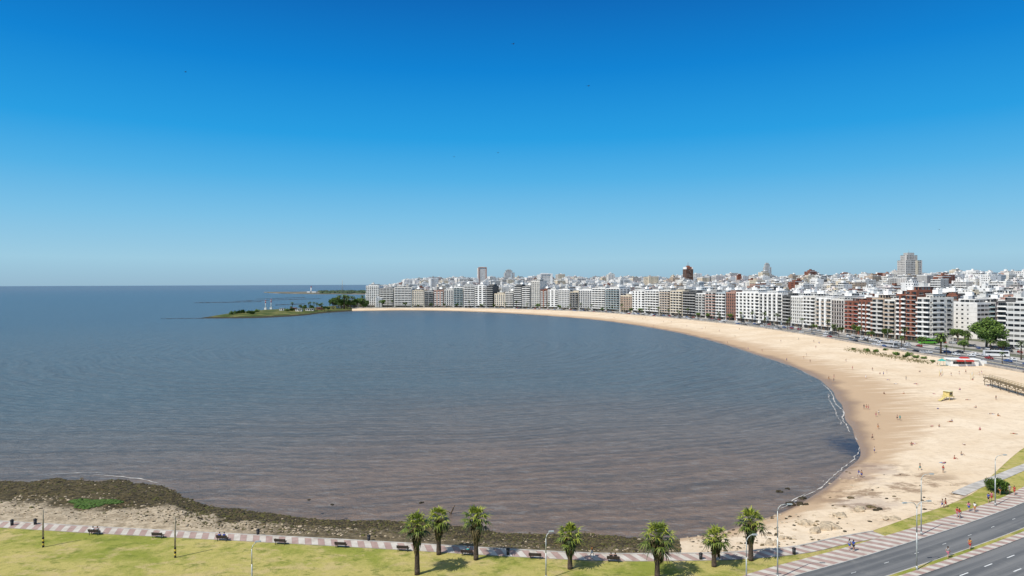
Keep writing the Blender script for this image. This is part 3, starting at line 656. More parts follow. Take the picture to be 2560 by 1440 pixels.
def bgb(mb,x,y,z,w,d,h,rot,k,r,midx):
    v1=r.choice((0,0,1,1,2)); v2=2 if v1!=2 else 0
    a=midx(fm(k,v1)); b=midx(fm(k,v2)); q_=r.random(); rf=midx(terra if q_<.12 else (roofpale if q_<.4 else roofm)); wt=midx(wallm('white'))
    o=r.randint(0,400)*3.0; h=round(h/3)*3
    z-=2; 
    mb.box((x,y,z+(h+2)/2),(w,d,h+2),a,rot,top=rf,uvo=o); nf=len(mb.mi)
    mb.mi[nf-5]=b; mb.mi[nf-3]=b
    cr,sr=math.cos(rot),math.sin(rot)
    def loc(lx,ly): return x+lx*cr-ly*sr,y+lx*sr+ly*cr
    zt=z+h+2
    q=loc(r.uniform(-.12,.12)*w,r.uniform(-.1,.1)*d)
    if r.random()<.55:
        mb.box((q[0],q[1],zt+1.5),(w*.6,d*.6,3.0),a,rot,top=rf,uvo=o); zt2=zt+3
    else: zt2=zt
    q=loc(r.uniform(-.2,.2)*w,r.uniform(-.2,.2)*d); mb.box((q[0],q[1],zt2+1.2),(r.uniform(2.5,5),r.uniform(2.5,4),2.4),wt if r.random()<.5 else b,rot)
    if r.random()<.4:
        q=loc(.3*w,-.3*d); mb.cyl((q[0],q[1],zt),(q[0],q[1],zt+1.8),.9,.9,7,wt)
    if r.random()<.3: mb.cyl((q[0],q[1],zt2),(q[0],q[1],zt2+5),.06,.03,3,wt)
    for lx,ly,sx,sy in((0,-d/2+.12,w,.24),(-w/2+.12,0,.24,d-.5)):
        q=loc(lx,ly); mb.box((q[0],q[1],zt+.4),(sx,sy,.8),wt,rot)
cand=[]; r=random.Random(21)
def scan(step,dmin,dmax):
    R_=0.35; c,s=math.cos(R_),math.sin(R_); K=int(4200/step)
    for i in range(-K,K):
        for j in range(-K,K):
            lx=i*step+r.uniform(-.18,.18)*step; ly=j*step+r.uniform(-.18,.18)*step; x=lx*c-ly*s; y=lx*s+ly*c
            if y<380: continue
            D=math.hypot(x,y)
            if not(dmin<=D<dmax): continue
            u,v,_=PX((x,y,20))
            if u<930+ (14 if D<1300 else 0) or u>2640: continue
            d,side=distB(x,y)
            if side<0 or d<66: continue
            if 2335<u<2520 and D<560: continue
            if r.random()<.05: continue
            cand.append((D,x,y,d,step,u))
scan(21,0,1300); scan(27,1300,2000); scan(42,2000,3600)
cand.sort(); single=235; sm=MB()
for n_,(D,x,y,d,step,u) in enumerate(cand):
    z=terr(d,x,y); k=r.choice(bgw)
    if D<1300: h=r.choice((15,21,24,27,30,33)) if d<220 else r.choice((9,12,15,18,21,24,27,33))
    else: h=r.choice((9,12,12,15,18,18,21,27))
    if D>1300 and r.random()<.05: h+=9
    if D<900: h=min(h,27)
    if u<1010: h=min(h,21)
    w=step*r.uniform(.5,.98); dd=step*r.uniform(.5,.95); rot=0.35+r.choice((0,math.pi/2))+r.uniform(-.05,.05)
    if n_<single:
        ml=[];mk_={}
        def midx(mt):
            if mt.name not in mk_: mk_[mt.name]=len(ml); ml.append(mt)
            return mk_[mt.name]
        mb=MB(); bgb(mb,0,0,0,w,dd,h,0,k,r,midx); mb.obj("city_building",ml,loc=(x,y,z),rz=rot,label="%s flat-roofed city block with rows of windows"%CN[k],category="building",group="city buildings behind the coast road")
    else: bgb(sm,x,y,z,w,dd,h,rot,k,r,mi_of)
sm.obj("city_blocks",allm,kind="stuff",label="dense mass of pale flat-roofed city buildings",category="buildings")
print("cands",len(cand),time.time()-T0)
def tower(u,D,vt,wpx,wall,v,label,kind,strip=None):
    p=CAM+ray(u,700)*(D); x,y=p.x,p.y; w=wpx*D/F; zt=H+(709-.0035*(u-1280)-vt)*D/F; z0=terr(distB(x,y)[0],x,y); h=zt-z0
    mb=MB(); ms=[fm(wall,v),roofm,wallm('white'),wallm(strip or wall),wallm('grey'),RGd]; rot=0.2
    if kind=='plain':
        mb.box((0,0,h/2-1),(w,w*.8,h-2),0,top=1,uvo=9); mb.box((-w*.42,-w*.42,h/2),(w*.12,.6,h),3); mb.box((w*.42,-w*.42,h/2),(w*.12,.6,h),3); mb.box((0,-w*.42,h-1),(w*.72,.6,2),3); mb.box((0,0,h-.5),(w*.5,w*.4,3),2)
    elif kind=='spire':
        mb.box((0,0,h*.42),(w,w,h*.84),0,top=1,uvo=9); mb.box((0,0,h*.88),(w*.72,w*.72,h*.08),3); mb.box((0,0,h*.945),(w*.45,w*.45,h*.05),3,taper=.7)
        mb.cyl((0,0,h*.97),(0,0,h*1.12),.5,.1,6,3); 
        for sx in(-.43,.43): mb.box((sx*w,0,h*.88),(w*.12,w*.9,h*.08),2)
    elif kind=='step':
        mb.box((0,0,h*.4),(w,w*.6,h*.8),0,top=1,uvo=3); mb.box((-w*.05,0,h*.86),(w*.66,w*.45,h*.12),0,top=1,uvo=6); mb.box((-w*.05,0,h*.95),(w*.4,w*.3,h*.06),4); mb.cyl((-w*.05,0,h*.98),(-w*.05,0,h*1.06),.3,.1,5,4)
        mb.box((w*.18,-w*.31,h*.4),(w*.14,.8,h*.78),3)
    mb.obj("tower_block",ms,loc=(x,y,z0),rz=rot,label=label,category="tower")
tower(1205,1900,668,22,'white',0,"slim white high-rise tower with framed brown top",'plain','pink')
tower(1273,2000,673,25,'blue',1,"stepped glass high-rise with pale blue bands",'step')
tower(1720,1500,662,19,'brown',0,"dark brown brick tower with small spire",'spire','brick')
tower(1918,1900,656,17,'blue',1,"pale pointed high-rise with stepped top",'step')
tower(2274,1150,630,47,'pale',0,"tall pale grey high-rise with stepped dark crown",'step','cream')
tower(1362,1500,684,34,'white',0,"off-white apartment tower above neighbouring roofs",'plain')
tower(1847,1500,685,9,'brick',2,"small brick tower block above white roofs",'plain')
tower(2110,1700,681,14,'brick',2,"brick high-rise block among pale roofs",'plain')
tower(2440,1500,677,17,'brick',0,"red brick tower above pale roofs",'spire')
tower(2195,1400,682,16,'brick',2,"brick apartment tower among pale roofs",'plain')
# ------------------------------------------------------------------ street trees, rambla palms
N=normals(C)
def on_C(i,off): 
    i=max(0,min(len(C)-1,i)); p=C[i]+N[i]*off; return p
nC=len(C)
for i in range(0,nC,1):
    p=C[i]; u,v,D=PX(p)
    if p.y<300 or u<905: continue
    if i%4==0:
        q=on_C(i,29)
        if r.random()<.5: tree_at(LT[i%3],q.x,q.y,3,r.uniform(.6,1.1),"street_tree","leafy dark green tree in front of the apartments","street trees along the coast road")
        else: tree_at(FPs[i%2],q.x,q.y,3,r.uniform(.7,1.15),"palm_tree","slender palm in front of the apartments","palms along the coast road")
    if i%8==3:
        q=on_C(i,8.4); tree_at(FPs[i%2],q.x,q.y,3,r.uniform(.5,.8),"palm_tree","slender palm on the road median","palms along the coast road")
for u,v,sc in((2352,884,1.25),(2520,868,.9),(2420,868,.9),(2540,872,.8),(2085,838,.9),(1940,806,1.0)):
    p=G(u,v); tree_at(FP[int(u)%2],p.x,p.y,3,sc,"palm_tree","full feather palm beside the coast road","palms along the coast road")
for u,v,sc in((2333,846,2.2),(2395,858,1.2),(2412,852,.9),(2508,880,.8),(1722,790,1.6),(1240,768,1.3),(1228,768,1.2),(955,768,1.6)):
    p=G(u,v); tree_at(LT[int(u)%3],p.x,p.y,3,sc,"street_tree","leafy green tree between the buildings","street trees along the coast road")
for _ in range(60):
    u=r.uniform(1000,2550); D=r.uniform(700,1700); p=CAM+ray(u,705)*D; d,s=distB(p.x,p.y)
    if s<0 or d<90: continue
    tree_at(LT[_%3],p.x,p.y,terr(d,p.x,p.y)+r.uniform(4,9),r.uniform(1.2,1.9),"city_tree","dark green tree rising between city roofs","trees in the city")
# ------------------------------------------------------------------ peninsula
fr=[(505,796),(520,796.3),(545,796.3),(575,796),(640,795.5),(700,793),(760,789),(800,784),(850,780),(900,777.5),(960,775.5)]
bk=[(503,794.5),(525,792),(560,787),(600,782),(650,776),(700,773),(760,771),(800,768),(850,764),(900,762),(960,762)]
def pen():
    k=NT("headland_grass",.95,.1); p=k.pos(); z=k.sep(p)[2]; n=k.noise(p,.05,5); n2=k.noise(p,.4,4)
    c=k.mix(k.ramp(n,.42,.66),(0.06,0.085,0.022),(0.18,0.17,0.06)); zz=k.math('ADD',z,k.math('MULTIPLY',k.math('SUBTRACT',n2,.5),1.8))
    c=k.mix(k.ramp(zz,1.5,.9),c,(0.055,0.048,0.03)); k.color(c); return k.m
A=crom([G(*p,0) for p in fr],6);Bk=crom([G(*p,0) for p in bk],6); m=MB(); S=[-.05,0,.04,.1,.2,.35,.5,.65,.8,.95,1.05]
for i,(a,b) in enumerate(zip(A,Bk)):
    t=i/(len(A)-1)
    for s in S:
        p=a.lerp(b,s); hh=(1-abs(2*s-1)**3)*(0.5+2.7*min(1,max(0,t-.04)*4)) if 0<=s<=1 else -1
        m.v.append((p.x,p.y,hh+.3*noise.noise(Vector((p.x*.06,p.y*.06,0)))-.15))
W=len(S)
for i in range(len(A)-1):
    for j in range(W-1): m.face((i*W+j,(i+1)*W+j,(i+1)*W+j+1,i*W+j+1),sm=True)
m.obj("headland",[pen()],kind="structure")
BVp=BVHTree.FromPolygons([Vector(v) for v in m.v],m.f)
def GH(u,v):
    h=BVp.ray_cast(CAM,ray(u,v).normalized()); return h[0] if h[0] else G(u,v,2.5)
LTd=[]
for a_,b_ in LT:
    c_=b_.copy(); c_.materials.clear()
    for mt in (leafC,leafB,leafB): c_.materials.append(mt)
    LTd.append((a_,c_))
for k in range(50):
    u=r.uniform(828,920); v=r.uniform(764,773); p=GH(u,v); 
    if k%3==0: tree_at(FPs[k%2],p.x,p.y,p.z,r.uniform(1.4,2.3),"palm_tree","palm on the grassy headland","headland palms")
    else: tree_at(LTd[k%3],p.x,p.y,p.z,r.uniform(1.0,2.1),"headland_tree","dark leafy tree on the grassy headland","headland trees")
for k in range(24):
    u=r.uniform(725,835); v=r.uniform(770,778); p=GH(u,v)
    if k%3==0: tree_at(FPs[k%2],p.x,p.y,p.z,r.uniform(.8,1.3),"palm_tree","palm on the grassy headland","headland palms")
    else: tree_at(LTd[k%3],p.x,p.y,p.z,r.uniform(.5,1.0),"headland_tree","dark leafy tree on the grassy headland","headland trees")
for u,v in((592,784),(605,783),(622,783),(632,785),(645,780),(583,786),(730,777),(715,778)):
    p=GH(u,v); tree_at(SHR[int(u)%2],p.x,p.y,p.z,r.uniform(2,3.6),"headland_shrub","low dark shrub on the headland grass","headland shrubs")
redm=pm("red_paint",(0.45,0.04,0.03),.5,.1,2)
for u,v,hh in((664,774,17),(678,773,18)):
    p=GH(u,v); mb=MB(); mb.box((0,0,1.4),(3.4,3.4,2.8),0); mb.box((0,0,2.9),(3.8,3.8,.2),0)
    mb.cyl((0,0,3),(0,0,hh*.75),.8,.55,8,0); mb.cyl((0,0,hh*.6),(0,0,hh*.7),.85,.8,8,1); mb.cyl((0,0,hh*.75),(0,0,hh*.78),1.3,1.3,8,0); mb.cyl((0,0,hh*.78),(0,0,hh*.88),.6,.6,8,1); mb.cyl((0,0,hh*.88),(0,0,hh),.1,.05,5,0)
    mb.obj("beacon_tower",[M_white,redm],loc=p,label="small white and red navigation beacon on the headland",category="beacon",group="beacons on the headland")
for u,v,w,c in((748,778,9,'white'),(706,776,7,'white'),(775,777,12,'off'),(800,774,10,'brick'),(735,775,8,'brick'),(850,770,12,'white'),(884,768,14,'off')):
    p=GH(u,v); mb=MB(); mb.box((0,0,1.6),(w,6,3.4),0,top=1,uvo=3); mb.box((0,0,3.4),(w+.8,6.8,.25),1); mb.box((w*.2,-3.05,1.1),(1.1,.1,2.2),2)
    mb.obj("low_house",[fm(c,0),terra if c=='brick' else roofm,M_dark],loc=p,label="small low flat-roofed building on the headland",category="building",group="small headland buildings")
reefm=pm("reef_rock",(0.05,0.042,0.035),.9,.3,.5)
for (u0,v0,u1,v1,nn,zz_) in((485,757.5,650,754.5,60,1),(590,753,800,747,90,1),(640,748,760,744,50,1),(405,797,510,796,60,.45),(690,763,760,760,40,1)):
    mb=MB(); a=G(u0,v0,0);b=G(u1,v1,0); L=(b-a).length
    for _ in range(nn):
        t=(_+.5)/nn; p=a.lerp(b,t)-a; rr=L/nn*r.uniform(1.3,2.2)*(.7+.6*t); mb.blob((p.x,p.y+r.uniform(-3,3),0),(rr,rr*.8,r.uniform(.4,1.3)*zz_),0,.2,r)
    mb.obj("reef",[reefm],loc=a,label="low dark rock reef breaking the water surface",category="reef",group="reefs off the headland")
m=MB(); a=crom([G(u,v,0) for u,v in((660,731.5),(700,734),(770,735.5),(840,736),(935,737))],6); b_=crom([G(u,v,0) for u,v in((660,731),(700,730.7),(770,730),(840,729.5),(935,728))],6)
for i,(p,q) in enumerate(zip(a,b_)):
    for s,z in((0,-1),(.08,1.8),(.5,4 if i>8 else 2),(.92,3),(1,-1)): w_=p.lerp(q,s); m.v.append((w_.x,w_.y,z))
for i in range(len(a)-1):
    for j in range(4): m.face((i*5+j,(i+1)*5+j,(i+1)*5+j+1,i*5+j+1),sm=True)
kk=NT("far_spit_ground",.95,.1); kk.color(kk.mix(kk.ramp(kk.noise(kk.pos(),.012,4),.4,.6),(0.09,0.095,0.07),(0.24,0.21,0.17))); m.obj("far_spit",[kk.m],kind="structure")
mb=MB()
for _ in range(300):
    u=r.uniform(800,940); p=G(u,r.uniform(729,735),0); mb.blob((p.x,p.y,3),(r.uniform(8,16),9,r.uniform(4,8)),0,.3,r)
mb.obj("far_woodland",[pm("far_leaf",(0.05,0.075,0.035),.8,.3,.05)],kind="stuff",label="dark distant band of trees on the far spit",category="woodland")
p=G(778,733,0); mb=MB(); mb.cyl((0,0,0),(0,0,24),3.0,2.2,10,0); mb.cyl((0,0,24),(0,0,25),3.4,3.4,10,0); mb.cyl((0,0,25),(0,0,29),2,2,10,1); mb.cyl((0,0,29),(0,0,31.5),2.2,.2,10,1); mb.box((-12,0,3.5),(14,10,6),0); mb.box((14,0,3.5),(18,10,5),0)
mb.obj("lighthouse",[M_white,redm],loc=(p.x,p.y,2),label="white lighthouse with keeper's buildings on the far spit",category="lighthouse")
p=G(856,734,0); mb=MB()
for sx,sy in((-3,-3),(3,-3),(3,3),(-3,3)): mb.cyl((sx,sy,0),(sx*.15,sy*.15,56),.5,.3,4,0)
for z in range(4,54,7):
    k=3*(1-z/62); mb.cyl((-k,-k,z),(k,-k,z+5),.2,.2,3,0); mb.cyl((k,-k,z),(-k,-k,z+5),.2,.2,3,0)
mb.obj("radio_mast",[M_galv],loc=(p.x,p.y,4),label="tall lattice radio mast on the far spit",category="mast")
print("peninsula",time.time()-T0)
# ------------------------------------------------------------------ cars
def car_proto(paint):
    prof=[(-2.15,.35),(-2.2,.62),(-2.1,.85),(-1.35,.95),(-.75,1.38),(.75,1.42),(1.45,1.0),(2.1,.92),(2.2,.6),(2.15,.35)]
    b=MB(); n=len(prof)
    def wd(z): return .86 if z<1.0 else .66
    L=[(x,-wd(z),z) for x,z in prof]; R_=[(x,wd(z),z) for x,z in prof]; b.v=L+R_
    b.face(list(range(n))[::-1],0); b.face([n+i for i in range(n)],0)
    for i in range(n): j=(i+1)%n; b.face((i,j,n+j,n+i),0)
    root=b.obj("parked_car",[paint],label="parked car",category="car"); ch=[]
    g=MB(); 
    for sy in(-1,1): g.poly([(-1.15,sy*.83,.98),(1.3,sy*.83,1.0),(.7,sy*.68,1.36),(-.7,sy*.68,1.33)][::sy])
    g.poly([(-1.40,-.7,.98),(-1.40,.7,.98),(-.83,.58,1.36),(-.83,-.58,1.36)]); g.poly([(1.50,.7,1.02),(1.50,-.7,1.02),(.84,-.58,1.4),(.84,.58,1.4)])
    ch.append(g.obj("window",[RGd],root))
    w=MB(); w.cyl((0,-.1,0),(0,.1,0),.32,.32,12,0); w.cyl((0,-.12,0),(0,.12,0),.18,.18,8,1); wme=w.mesh("wheel",[pm("tyre_rubber",(0.02,0.02,0.02),.9,.1,2),M_galv])
    for x in(-1.35,1.35):
        for y in(-.8,.8): ch.append(mk("wheel",wme,root,(x,y,.32)))
    hl=MB(); hl.box((0,0,0),(.08,.3,.14),0); hme=hl.mesh("headlight",[M_white])
    for y in(-.6,.6): ch.append(mk("headlight",hme,root,(-2.18,y,.68)))
    return root,ch
paints={'white':pm("car_white",(.75,.75,.75),.25,.05,1,.5),'grey':pm("car_grey",(.25,.26,.27),.3,.05,1,.5),'black':pm("car_black",(.02,.02,.022),.25,.05,1,.5),'red':pm("car_red",(.3,.03,.02),.25,.05,1,.5),'blue':pm("car_blue",(.04,.09,.25),.25,.05,1,.5),'silver':pm("car_silver",(.5,.51,.52),.25,.05,1,.5)}
cp=car_proto(paints['white']); cl=['white','grey','black','black','blue','silver','silver','white','red','grey']
placed=0
def addcar(x,y,rz,moving=False,z=3.02):
    global placed
    c=r.choice(cl); clone(cp,(x,y,z),rz,1,"%s car %s"%(c,"driving along the coast road" if moving else "parked beside the coast road kerb"),{'self':paints[c]},"cars along the coast road"); placed+=1
Cr=resample(C,6.2); NCr=normals(Cr)
for i in range(len(Cr)-1):
    p=Cr[i]; u,v,D=PX(p)
    if p.y<285 or u<1150: continue
    t=Cr[i+1]-Cr[i]; a=math.atan2(t.y,t.x)
    for off,pr,mv in((23.4,.55 ,False),(16.4,.45,False),(2.7,.35,False),(5.8,.10,True),(12.5,.12,True)):
        if r.random()<pr and placed<262: q=p+NCr[i]*off; addcar(q.x,q.y,a+(math.pi if off>9 else 0),mv)
for row,(u0,v0,u1,v1,nn) in enumerate(((2350,858,2420,862,9),(2440,872,2555,884,10),(2420,866,2545,874,12))):
    for k in range(nn):
        t=(k+.5)/nn
        if r.random()<.15: continue
        p=G(u0+(u1-u0)*t,v0+(v1-v0)*t)
        if placed<298: addcar(p.x,p.y,1.2+r.uniform(-.05,.05),z=3.14)
drop(cp)
def bus(u,v,rz,col,label):
    p=G(u,v); m_=pm("bus_"+label.split()[0],col,.35,.05,1,.5); b=MB(); b.box((0,0,1.75),(11.4,2.5,2.7),0,taper=.97); b.box((0,0,3.2),(4,1.6,.25),0); b.box((0,0,.42),(11,2.4,.3),1)
    o=b.obj("bus",[m_,M_dark],loc=(p.x,p.y,3.12),rz=rz,label=label,category="bus",group="buses near the plaza")
    for sy in(-1,1):
        g=MB(); g.box((0,0,0),(10.2,.05,.95),0); g.obj("window",[RGd],o,(0,sy*1.245,2.25))
    g=MB(); g.box((0,0,0),(.05,2.1,1.3),0); g.obj("windscreen",[RGd],o,(-5.68,0,2.1))
    for x in(-3.6,3.4):
        for y in(-1.15,1.15):
            w=MB(); w.cyl((0,-.14,0),(0,.14,0),.48,.48,12,0); w.obj("wheel",[MC["tyre_rubber"]],o,(x,y,.48))
bus(2320,860,0.1,(0.12,0.40,0.04),"bright green city bus waiting by the plaza"); bus(2222,868,1.75,(0.5,0.5,0.5),"silver coach driving along the coast road"); bus(2490,892,2.8,(0.7,0.7,0.7),"white coach parked at the plaza")
# ------------------------------------------------------------------ lamps
def lamp(p,hh,arm,az,double=False,label="tall grey street lamp with a curved arm",grp="street lamps by the road"):
    root=mk("street_lamp",None,loc=p,rz=az,label=label,category="street lamp",group=grp)
    m=MB(); m.cyl((0,0,0),(0,0,.5),.16,.14,10); m.tube([(0,0,.5),(0,0,hh*.55),(0,0,hh-.9)],[.10,.08,.055],8); 
    m.obj("pole",[M_galv],root)
    for sg in((1,-1) if double else (1,)):
        a=MB(); pts=[(0,0,hh-.9),(sg*.15,0,hh-.45),(sg*.5,0,hh-.12),(sg*arm,0,hh)]; a.tube(pts,[.055,.05,.045,.04],6); a.obj("arm",[M_galv],root)
        h=MB(); h.box((sg*(arm+.3),0,hh+.0),(.75,.26,.13),0,taper=.8); h.box((sg*(arm+.32),0,hh-.085),(.5,.2,.04),1); h.obj("lamp_head",[M_galv,M_white],root)
for u,v,hh,arm,az,db in((1944,1446,9.8,1.3,0,False),(2292,1424,9.2,1.6,.2,True),(2303,1337,9.4,1.3,0,False),(2488,1264,8.8,1.5,.1,False),(1866,1462,6.5,.8,0,False)):
    lamp(G(u,v,3.1),hh,arm,az,db)
for u,v in((630,1478),(1365,1448)):
    p=G(u,v,2.98); lamp(p,6.3,.45,0.2,False,"slender grey park lamp with a short curved neck","park lamps on the lawn")
for i in range(8,len(C),9):
    p=C[i]+N[i]*1.2
    if p.y<280: continue
    lamp((p.x,p.y,3.1),9.5,1.6,math.atan2(N[i].y,N[i].x),False)
    p=C[i]+N[i]*18.4; 
    if i%2==0: lamp((p.x,p.y,3.1),9.5,1.6,math.atan2(-N[i].y,-N[i].x),False)
yel=pm("yellow_paint",(0.62,0.45,0.06),.6,.15,2); blk=pm("black_paint",(0.02,0.02,0.02),.6,.1,2); wood=pm("weathered_pole",(0.36,0.30,0.22),.9,.25,3)
yel2=pm("faded_yellow_paint",(0.32,0.235,0.09),.8,.2,2)
for u,v,hh in((108,1368,5.6),(438,1394,5.9)):
    p=G(u,v,2.98); root=mk("wooden_pole",None,loc=p,label="weathered wooden pole with black and yellow banded base",category="pole",group="poles on the lawn")
    m=MB(); m.cyl((0,0,1.5),(0,0,hh),.13,.1,10,0); m.cyl((0,0,hh-.5),(.35,0,hh-.3),.03,.03,5,1); m.obj("shaft",[wood,M_galv],root)
    m=MB()
    for k in range(5): m.cyl((0,0,k*.3),(0,0,k*.3+.3),.145,.145,10,k%2)
    m.obj("banded_base",[blk,yel],root)
for u,v in((30,1313),(88,1311),(645,1337),(922,1352),(1270,1386),(1752,1398),(1985,1385)):
    p=G(u,v,3.07); m=MB(); m.cyl((0,0,0),(0,0,.75),.22,.25,12,0); m.cyl((0,0,.75),(0,0,.83),.29,.29,12,0); m.cyl((0,0,.83),(0,0,.98),.27,.08,12,0)
    m.obj("litter_bin",[M_dark],loc=p,label="dark cylindrical litter bin beside the promenade",category="litter bin",group="litter bins on the promenade")
# ------------------------------------------------------------------ benches
bw_=pm("bench_wood",(0.055,0.038,0.03),.6,.2,4)
def bench(u,v):
    p=G(u,v,3.0); root=mk("park_bench",None,loc=p,rz=-.12,label="dark slatted park bench beside the promenade",category="bench",group="benches along the promenade")
    m=MB()
    for k in range(4): m.box((0,-.22+k*.13,.45),(1.8,.1,.05))
    m.obj("seat",[bw_],root); m=MB()
    for k in range(3): m.box((0,-.34-.03*k,.58+k*.14),(1.8,.04,.11))
    m.obj("backrest",[bw_],root)
    for x in(-.7,.7):
        m=MB(); m.box((0,-.3,.46),(.07,.07,.92)); m.box((0,.18,.21),(.07,.07,.42)); m.box((0,-.04,.395),(.07,.4,.05)); m.obj("leg",[M_dark],root,(x,0,0))
    return p
benches=[bench(u,v) for u,v in((237,1336),(396,1344),(557,1351),(702,1360),(853,1368),(1008,1377),(1168,1388),(1338,1396),(1533,1404))]
# ------------------------------------------------------------------ people
skinm=[pm("skin_light",(.50,.30,.21),.6,.08,3),pm("skin_tan",(.34,.19,.12),.6,.08,3)]
def skin(edges,V,Rr,mat,name,sub=1):
    me=bpy.data.meshes.new(name); me.from_pydata(V,edges,[]); o=bpy.data.objects.new(name,me); COL.objects.link(o)
    s=o.modifiers.new("s",'SKIN'); 
    for i,sv in enumerate(me.skin_vertices[0].data): sv.radius=(Rr[i],Rr[i]); sv.use_root=(i==0)
    ss_=o.modifiers.new("u",'SUBSURF'); ss_.levels=sub; ss_.render_levels=sub
    dg=bpy.context.evaluated_depsgraph_get(); dg.update(); m2=bpy.data.meshes.new_from_object(o.evaluated_get(dg)); bpy.data.objects.remove(o)
    m2.materials.clear(); m2.materials.append(mat)
    for p in m2.polygons: p.use_smooth=True
    return m2
def pose(kind):
    J={}
    if kind in('stand','walk'):
        s=1 if kind=='walk' else 0
        J=dict(pel=(0,0,.95),spi=(0,0,1.15),che=(0,0,1.36),nec=(0,-.01,1.5),hd=(0,-.02,1.6),ht=(0,-.02,1.7))
        for sx,n in((-1,'l'),(1,'r')):
            k=s*sx
            J.update({'sh'+n:(sx*.17,0,1.42),'el'+n:(sx*.24,.02+.12*k,1.16),'ha'+n:(sx*.23,-.08+.2*k,.93 if not s else .98),'hi'+n:(sx*.09,0,.9),'kn'+n:(sx*.1,-.02-.2*k,.5),'an'+n:(sx*.1,.02-.28*k+(.06 if k<0 else 0),.1+(.08 if k<0 else 0)),'to'+n:(sx*.11,-.14-.28*k,.04+(.03 if k<0 else 0))})
    elif kind=='sit':
        J=dict(pel=(0,0,.12),spi=(0,.03,.32),che=(0,.02,.52),nec=(0,-.02,.66),hd=(0,-.04,.76),ht=(0,-.05,.86))
        for sx,n in((-1,'l'),(1,'r')): J.update({'sh'+n:(sx*.17,.02,.58),'el'+n:(sx*.24,.05,.33),'ha'+n:(sx*.2,-.2,.3),'hi'+n:(sx*.1,-.02,.1),'kn'+n:(sx*.14,-.42,.4),'an'+n:(sx*.12,-.72,.08),'to'+n:(sx*.13,-.87,.05)})
    elif kind=='bench':
        J=dict(pel=(0,0,.55),spi=(0,.0,.75),che=(0,.0,.95),nec=(0,.03,1.08),hd=(0,.04,1.18),ht=(0,.05,1.28))
        for sx,n in((-1,'l'),(1,'r')): J.update({'sh'+n:(sx*.17,.0,1.0),'el'+n:(sx*.24,.05,.75),'ha'+n:(sx*.15,.3,.64),'hi'+n:(sx*.1,.02,.53),'kn'+n:(sx*.12,.46,.52),'an'+n:(sx*.12,.5,.1),'to'+n:(sx*.13,.64,.05)})
    else:
        J=dict(pel=(0,0,.12),spi=(0,.2,.13),che=(0,.42,.14),nec=(0,.56,.15),hd=(0,.67,.15),ht=(0,.78,.14))
        for sx,n in((-1,'l'),(1,'r')): J.update({'sh'+n:(sx*.17,.47,.13),'el'+n:(sx*.3,.3,.07),'ha'+n:(sx*.28,.05,.05),'hi'+n:(sx*.09,-.06,.12),'kn'+n:(sx*.13,-.45,.13),'an'+n:(sx*.14,-.86,.07),'to'+n:(sx*.15,-.92,.18)})
    return J
RD=dict(pel=.13,spi=.115,che=.135,nec=.055,hd=.095,ht=.075,shl=.06,shr=.06,ell=.042,elr=.042,hal=.034,har=.034,hil=.088,hir=.088,knl=.058,knr=.058,anl=.04,anr=.04,tol=.032,tor=.032)
ED=[('pel','spi'),('spi','che'),('che','nec'),('nec','hd'),('hd','ht'),('che','shl'),('shl','ell'),('ell','hal'),('che','shr'),('shr','elr'),('elr','har'),('pel','hil'),('hil','knl'),('knl','anl'),('anl','tol'),('pel','hir'),('hir','knr'),('knr','anr'),('anr','tor')]
hairm=pm("hair_dark",(.035,.022,.015),.8,.2,5); eyem=pm("eye_dark",(.02,.02,.02),.3,.1,5)
